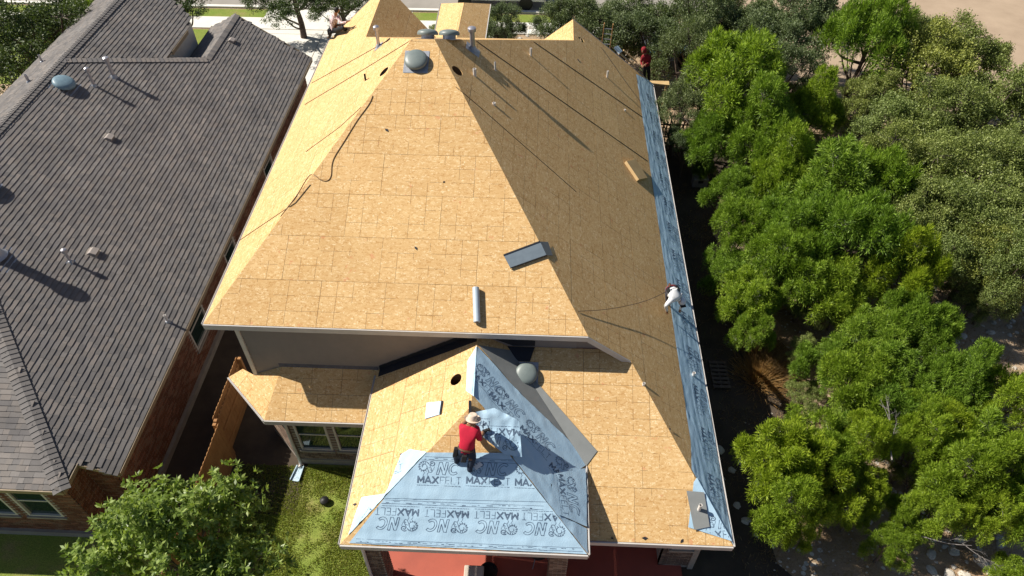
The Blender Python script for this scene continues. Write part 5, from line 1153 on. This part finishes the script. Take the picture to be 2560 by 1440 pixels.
# bare dead branches among the junipers
def deadwood(px, py, z, ang, L, label):
    p = gz(px, py, z); mb = MB(); r = random.Random(px)
    def br(a, d, L_, th, dep):
        b = a+d*L_; m = (a+b)/2+Vector((r.uniform(-.1, .1), r.uniform(-.1, .1), r.uniform(-.05, .08)))*L_; mb.tube(bez([a, m, b], 3), [th*(1-.7*i/6) for i in range(7)], 5, False)
        if dep:
            for k in range(5): s = a+(b-a)*r.uniform(.2, .95); dd_ = (d+Vector((r.uniform(-.9, .9), r.uniform(-.9, .9), r.uniform(-.4, .5)))).normalized(); br(s, dd_, L_*r.uniform(.3, .55), th*.45, dep-1)
    br(p, Vector((math.cos(ang), math.sin(ang), .12)), L, .020, 3); return tag(mb.build('dead_branch', TWIG, None, True), label, 'branch')
for px, py, z, an, L in ((2230, 1150, 2.3, 1.35, 1.2), (2285, 1335, 1.0, -.25, 1.3), (2320, 1240, 1.6, -.3, 1.1), (1880, 215, 4.3, -.6, .8), (2440, 1400, .3, -.9, 1.0), (2330, 1200, 1.9, .5, .9)):
    deadwood(px, py, z, an, L, 'bare grey dead branch among the juniper crowns')['group'] = 'dead branches in the thicket'

# ------------------------------------------------------------------ grass, rocks
def scatter(name, label, n, region, mat, hgt, wid, cat='grass', lean=.5, mask=None):
    x = rng.uniform(region[0], region[1], n); y = rng.uniform(region[2], region[3], n)
    if mask is not None: k = mask(x, y); x, y = x[k], y[k]
    n = len(x); C = np.stack([x, y, np.zeros(n)], 1); D = unit(np.stack([rng.normal(size=n)*lean, rng.normal(size=n)*lean, np.ones(n)], 1)); o = link(name, quads(name, leaves(C, D, rng.uniform(hgt*.5, hgt, n), wid), mat)); tag(o, label, cat); o['kind'] = 'stuff'; return o
def patchy(sc, th, s=0.0): return lambda x, y: np.array([mnoise.noise((a*sc, b*sc, s))+.5*mnoise.noise((a*sc*4, b*sc*4, s))+random.uniform(-.35, .35) > th for a, b in zip(x, y)])
scatter('lawn_grass', 'short green lawn grass with dry patches beside the bay', 95000, (-8.4, -3.8, 5.0, 10.3), L_GRASS, .075, .018, mask=patchy(.8, -.42))
scatter('dry_grass', 'dry tan grass between the junipers', 60000, (7.6, 19, 5.5, 19), L_DRY, .16, .012, lean=.8, mask=patchy(.55, -.05, 4.0))
scatter('side_yard_weeds', 'dry weeds along the shaded side yard', 9000, (5.5, 8.2, 6, 24), L_DRY, .2, .012, lean=.8, mask=patchy(.7, .1, 9.0))
tf = gz(1915, 905); 
for k, (px, py) in enumerate(((1905, 880), (1930, 930), (1900, 945))):
    c = gz(px, py); m = 2600; a = rng.uniform(0, 6.283, m); rr = np.abs(rng.normal(size=m))*.32; C = np.stack([c.x+rr*np.cos(a), c.y+rr*np.sin(a), np.zeros(m)], 1); D = unit(np.stack([np.cos(a)*rr*2+rng.normal(size=m)*.25, np.sin(a)*rr*2+rng.normal(size=m)*.25, np.ones(m)], 1))
    tag(link('grass_clump', quads('grass_clump', leaves(C, D, rng.uniform(.3, .75, m), .011), L_DRY)), 'tall rust-brown dry grass clump at the edge of the side yard', 'grass clump', 'rust-brown grass clumps')
RK = []
for k in range(5):
    bm = bmesh.new(); bmesh.ops.create_icosphere(bm, subdivisions=2, radius=1)
    for v in bm.verts: v.co = v.co*(1+.42*mnoise.noise(v.co*1.3+Vector((k*9, 0, 0))))+Vector((0, 0, 0)); v.co.z *= .55
    me = bpy.data.meshes.new('limestone_rock'); bm.to_mesh(me); bm.free(); me.materials.append(ROCKM); RK.append(me)
def rock(x, y, s, grp, lb):
    o = bpy.data.objects.new('limestone_rock', random.choice(RK)); COL.objects.link(o); o.location = (x, y, s*.12); o.rotation_euler = (random.uniform(-.2, .2), random.uniform(-.2, .2), random.uniform(0, 6.28)); o.scale = (s, s*random.uniform(.6, 1), s*random.uniform(.6, 1)); tag(o, lb, 'rock', grp)
for cx, cy, n, sp_, lb, gr in ((2390, 1400, 34, 1.1, 'pale limestone rock on open dry ground below the junipers', 'limestone rocks below the junipers'), (2520, 860, 34, 1.5, 'pale limestone rock on the open slope beyond the junipers', 'limestone rocks beyond the junipers'),
                               (1895, 1260, 16, .7, 'shaded limestone rock along the dark side yard', 'limestone rocks along the side yard'), (1300, 92, 26, .9, 'pale limestone rock in the bed behind the roof', 'limestone rocks behind the roof')):
    c = gz(cx, cy)
    for k in range(n): rock(c.x+random.gauss(0, sp_), c.y+random.gauss(0, sp_*(.9 if cx != 1895 else 1.8)), random.uniform(.05, .19), gr, lb)
# small stones nobody would count
VV, FF = [], []
for k in range(2600):
    x, y = random.uniform(6.5, 19), random.uniform(5, 20)
    if mnoise.noise((x*.45, y*.45, 2.5)) < .02: continue
    s = random.uniform(.015, .05); b = len(VV); a = random.uniform(0, 6.28); VV += [(x+s*math.cos(a+t), y+s*math.sin(a+t)*.8, .0) for t in (0, 1.6, 3.1, 4.7)]+[(x, y, s*.8)]; FF += [(b+i, b+(i+1) % 4, b+4) for i in range(4)]
g = mesh('gravel', VV, FF, ROCKM); tag(g, 'small pale limestone chips scattered between the junipers', 'gravel'); g['kind'] = 'stuff'
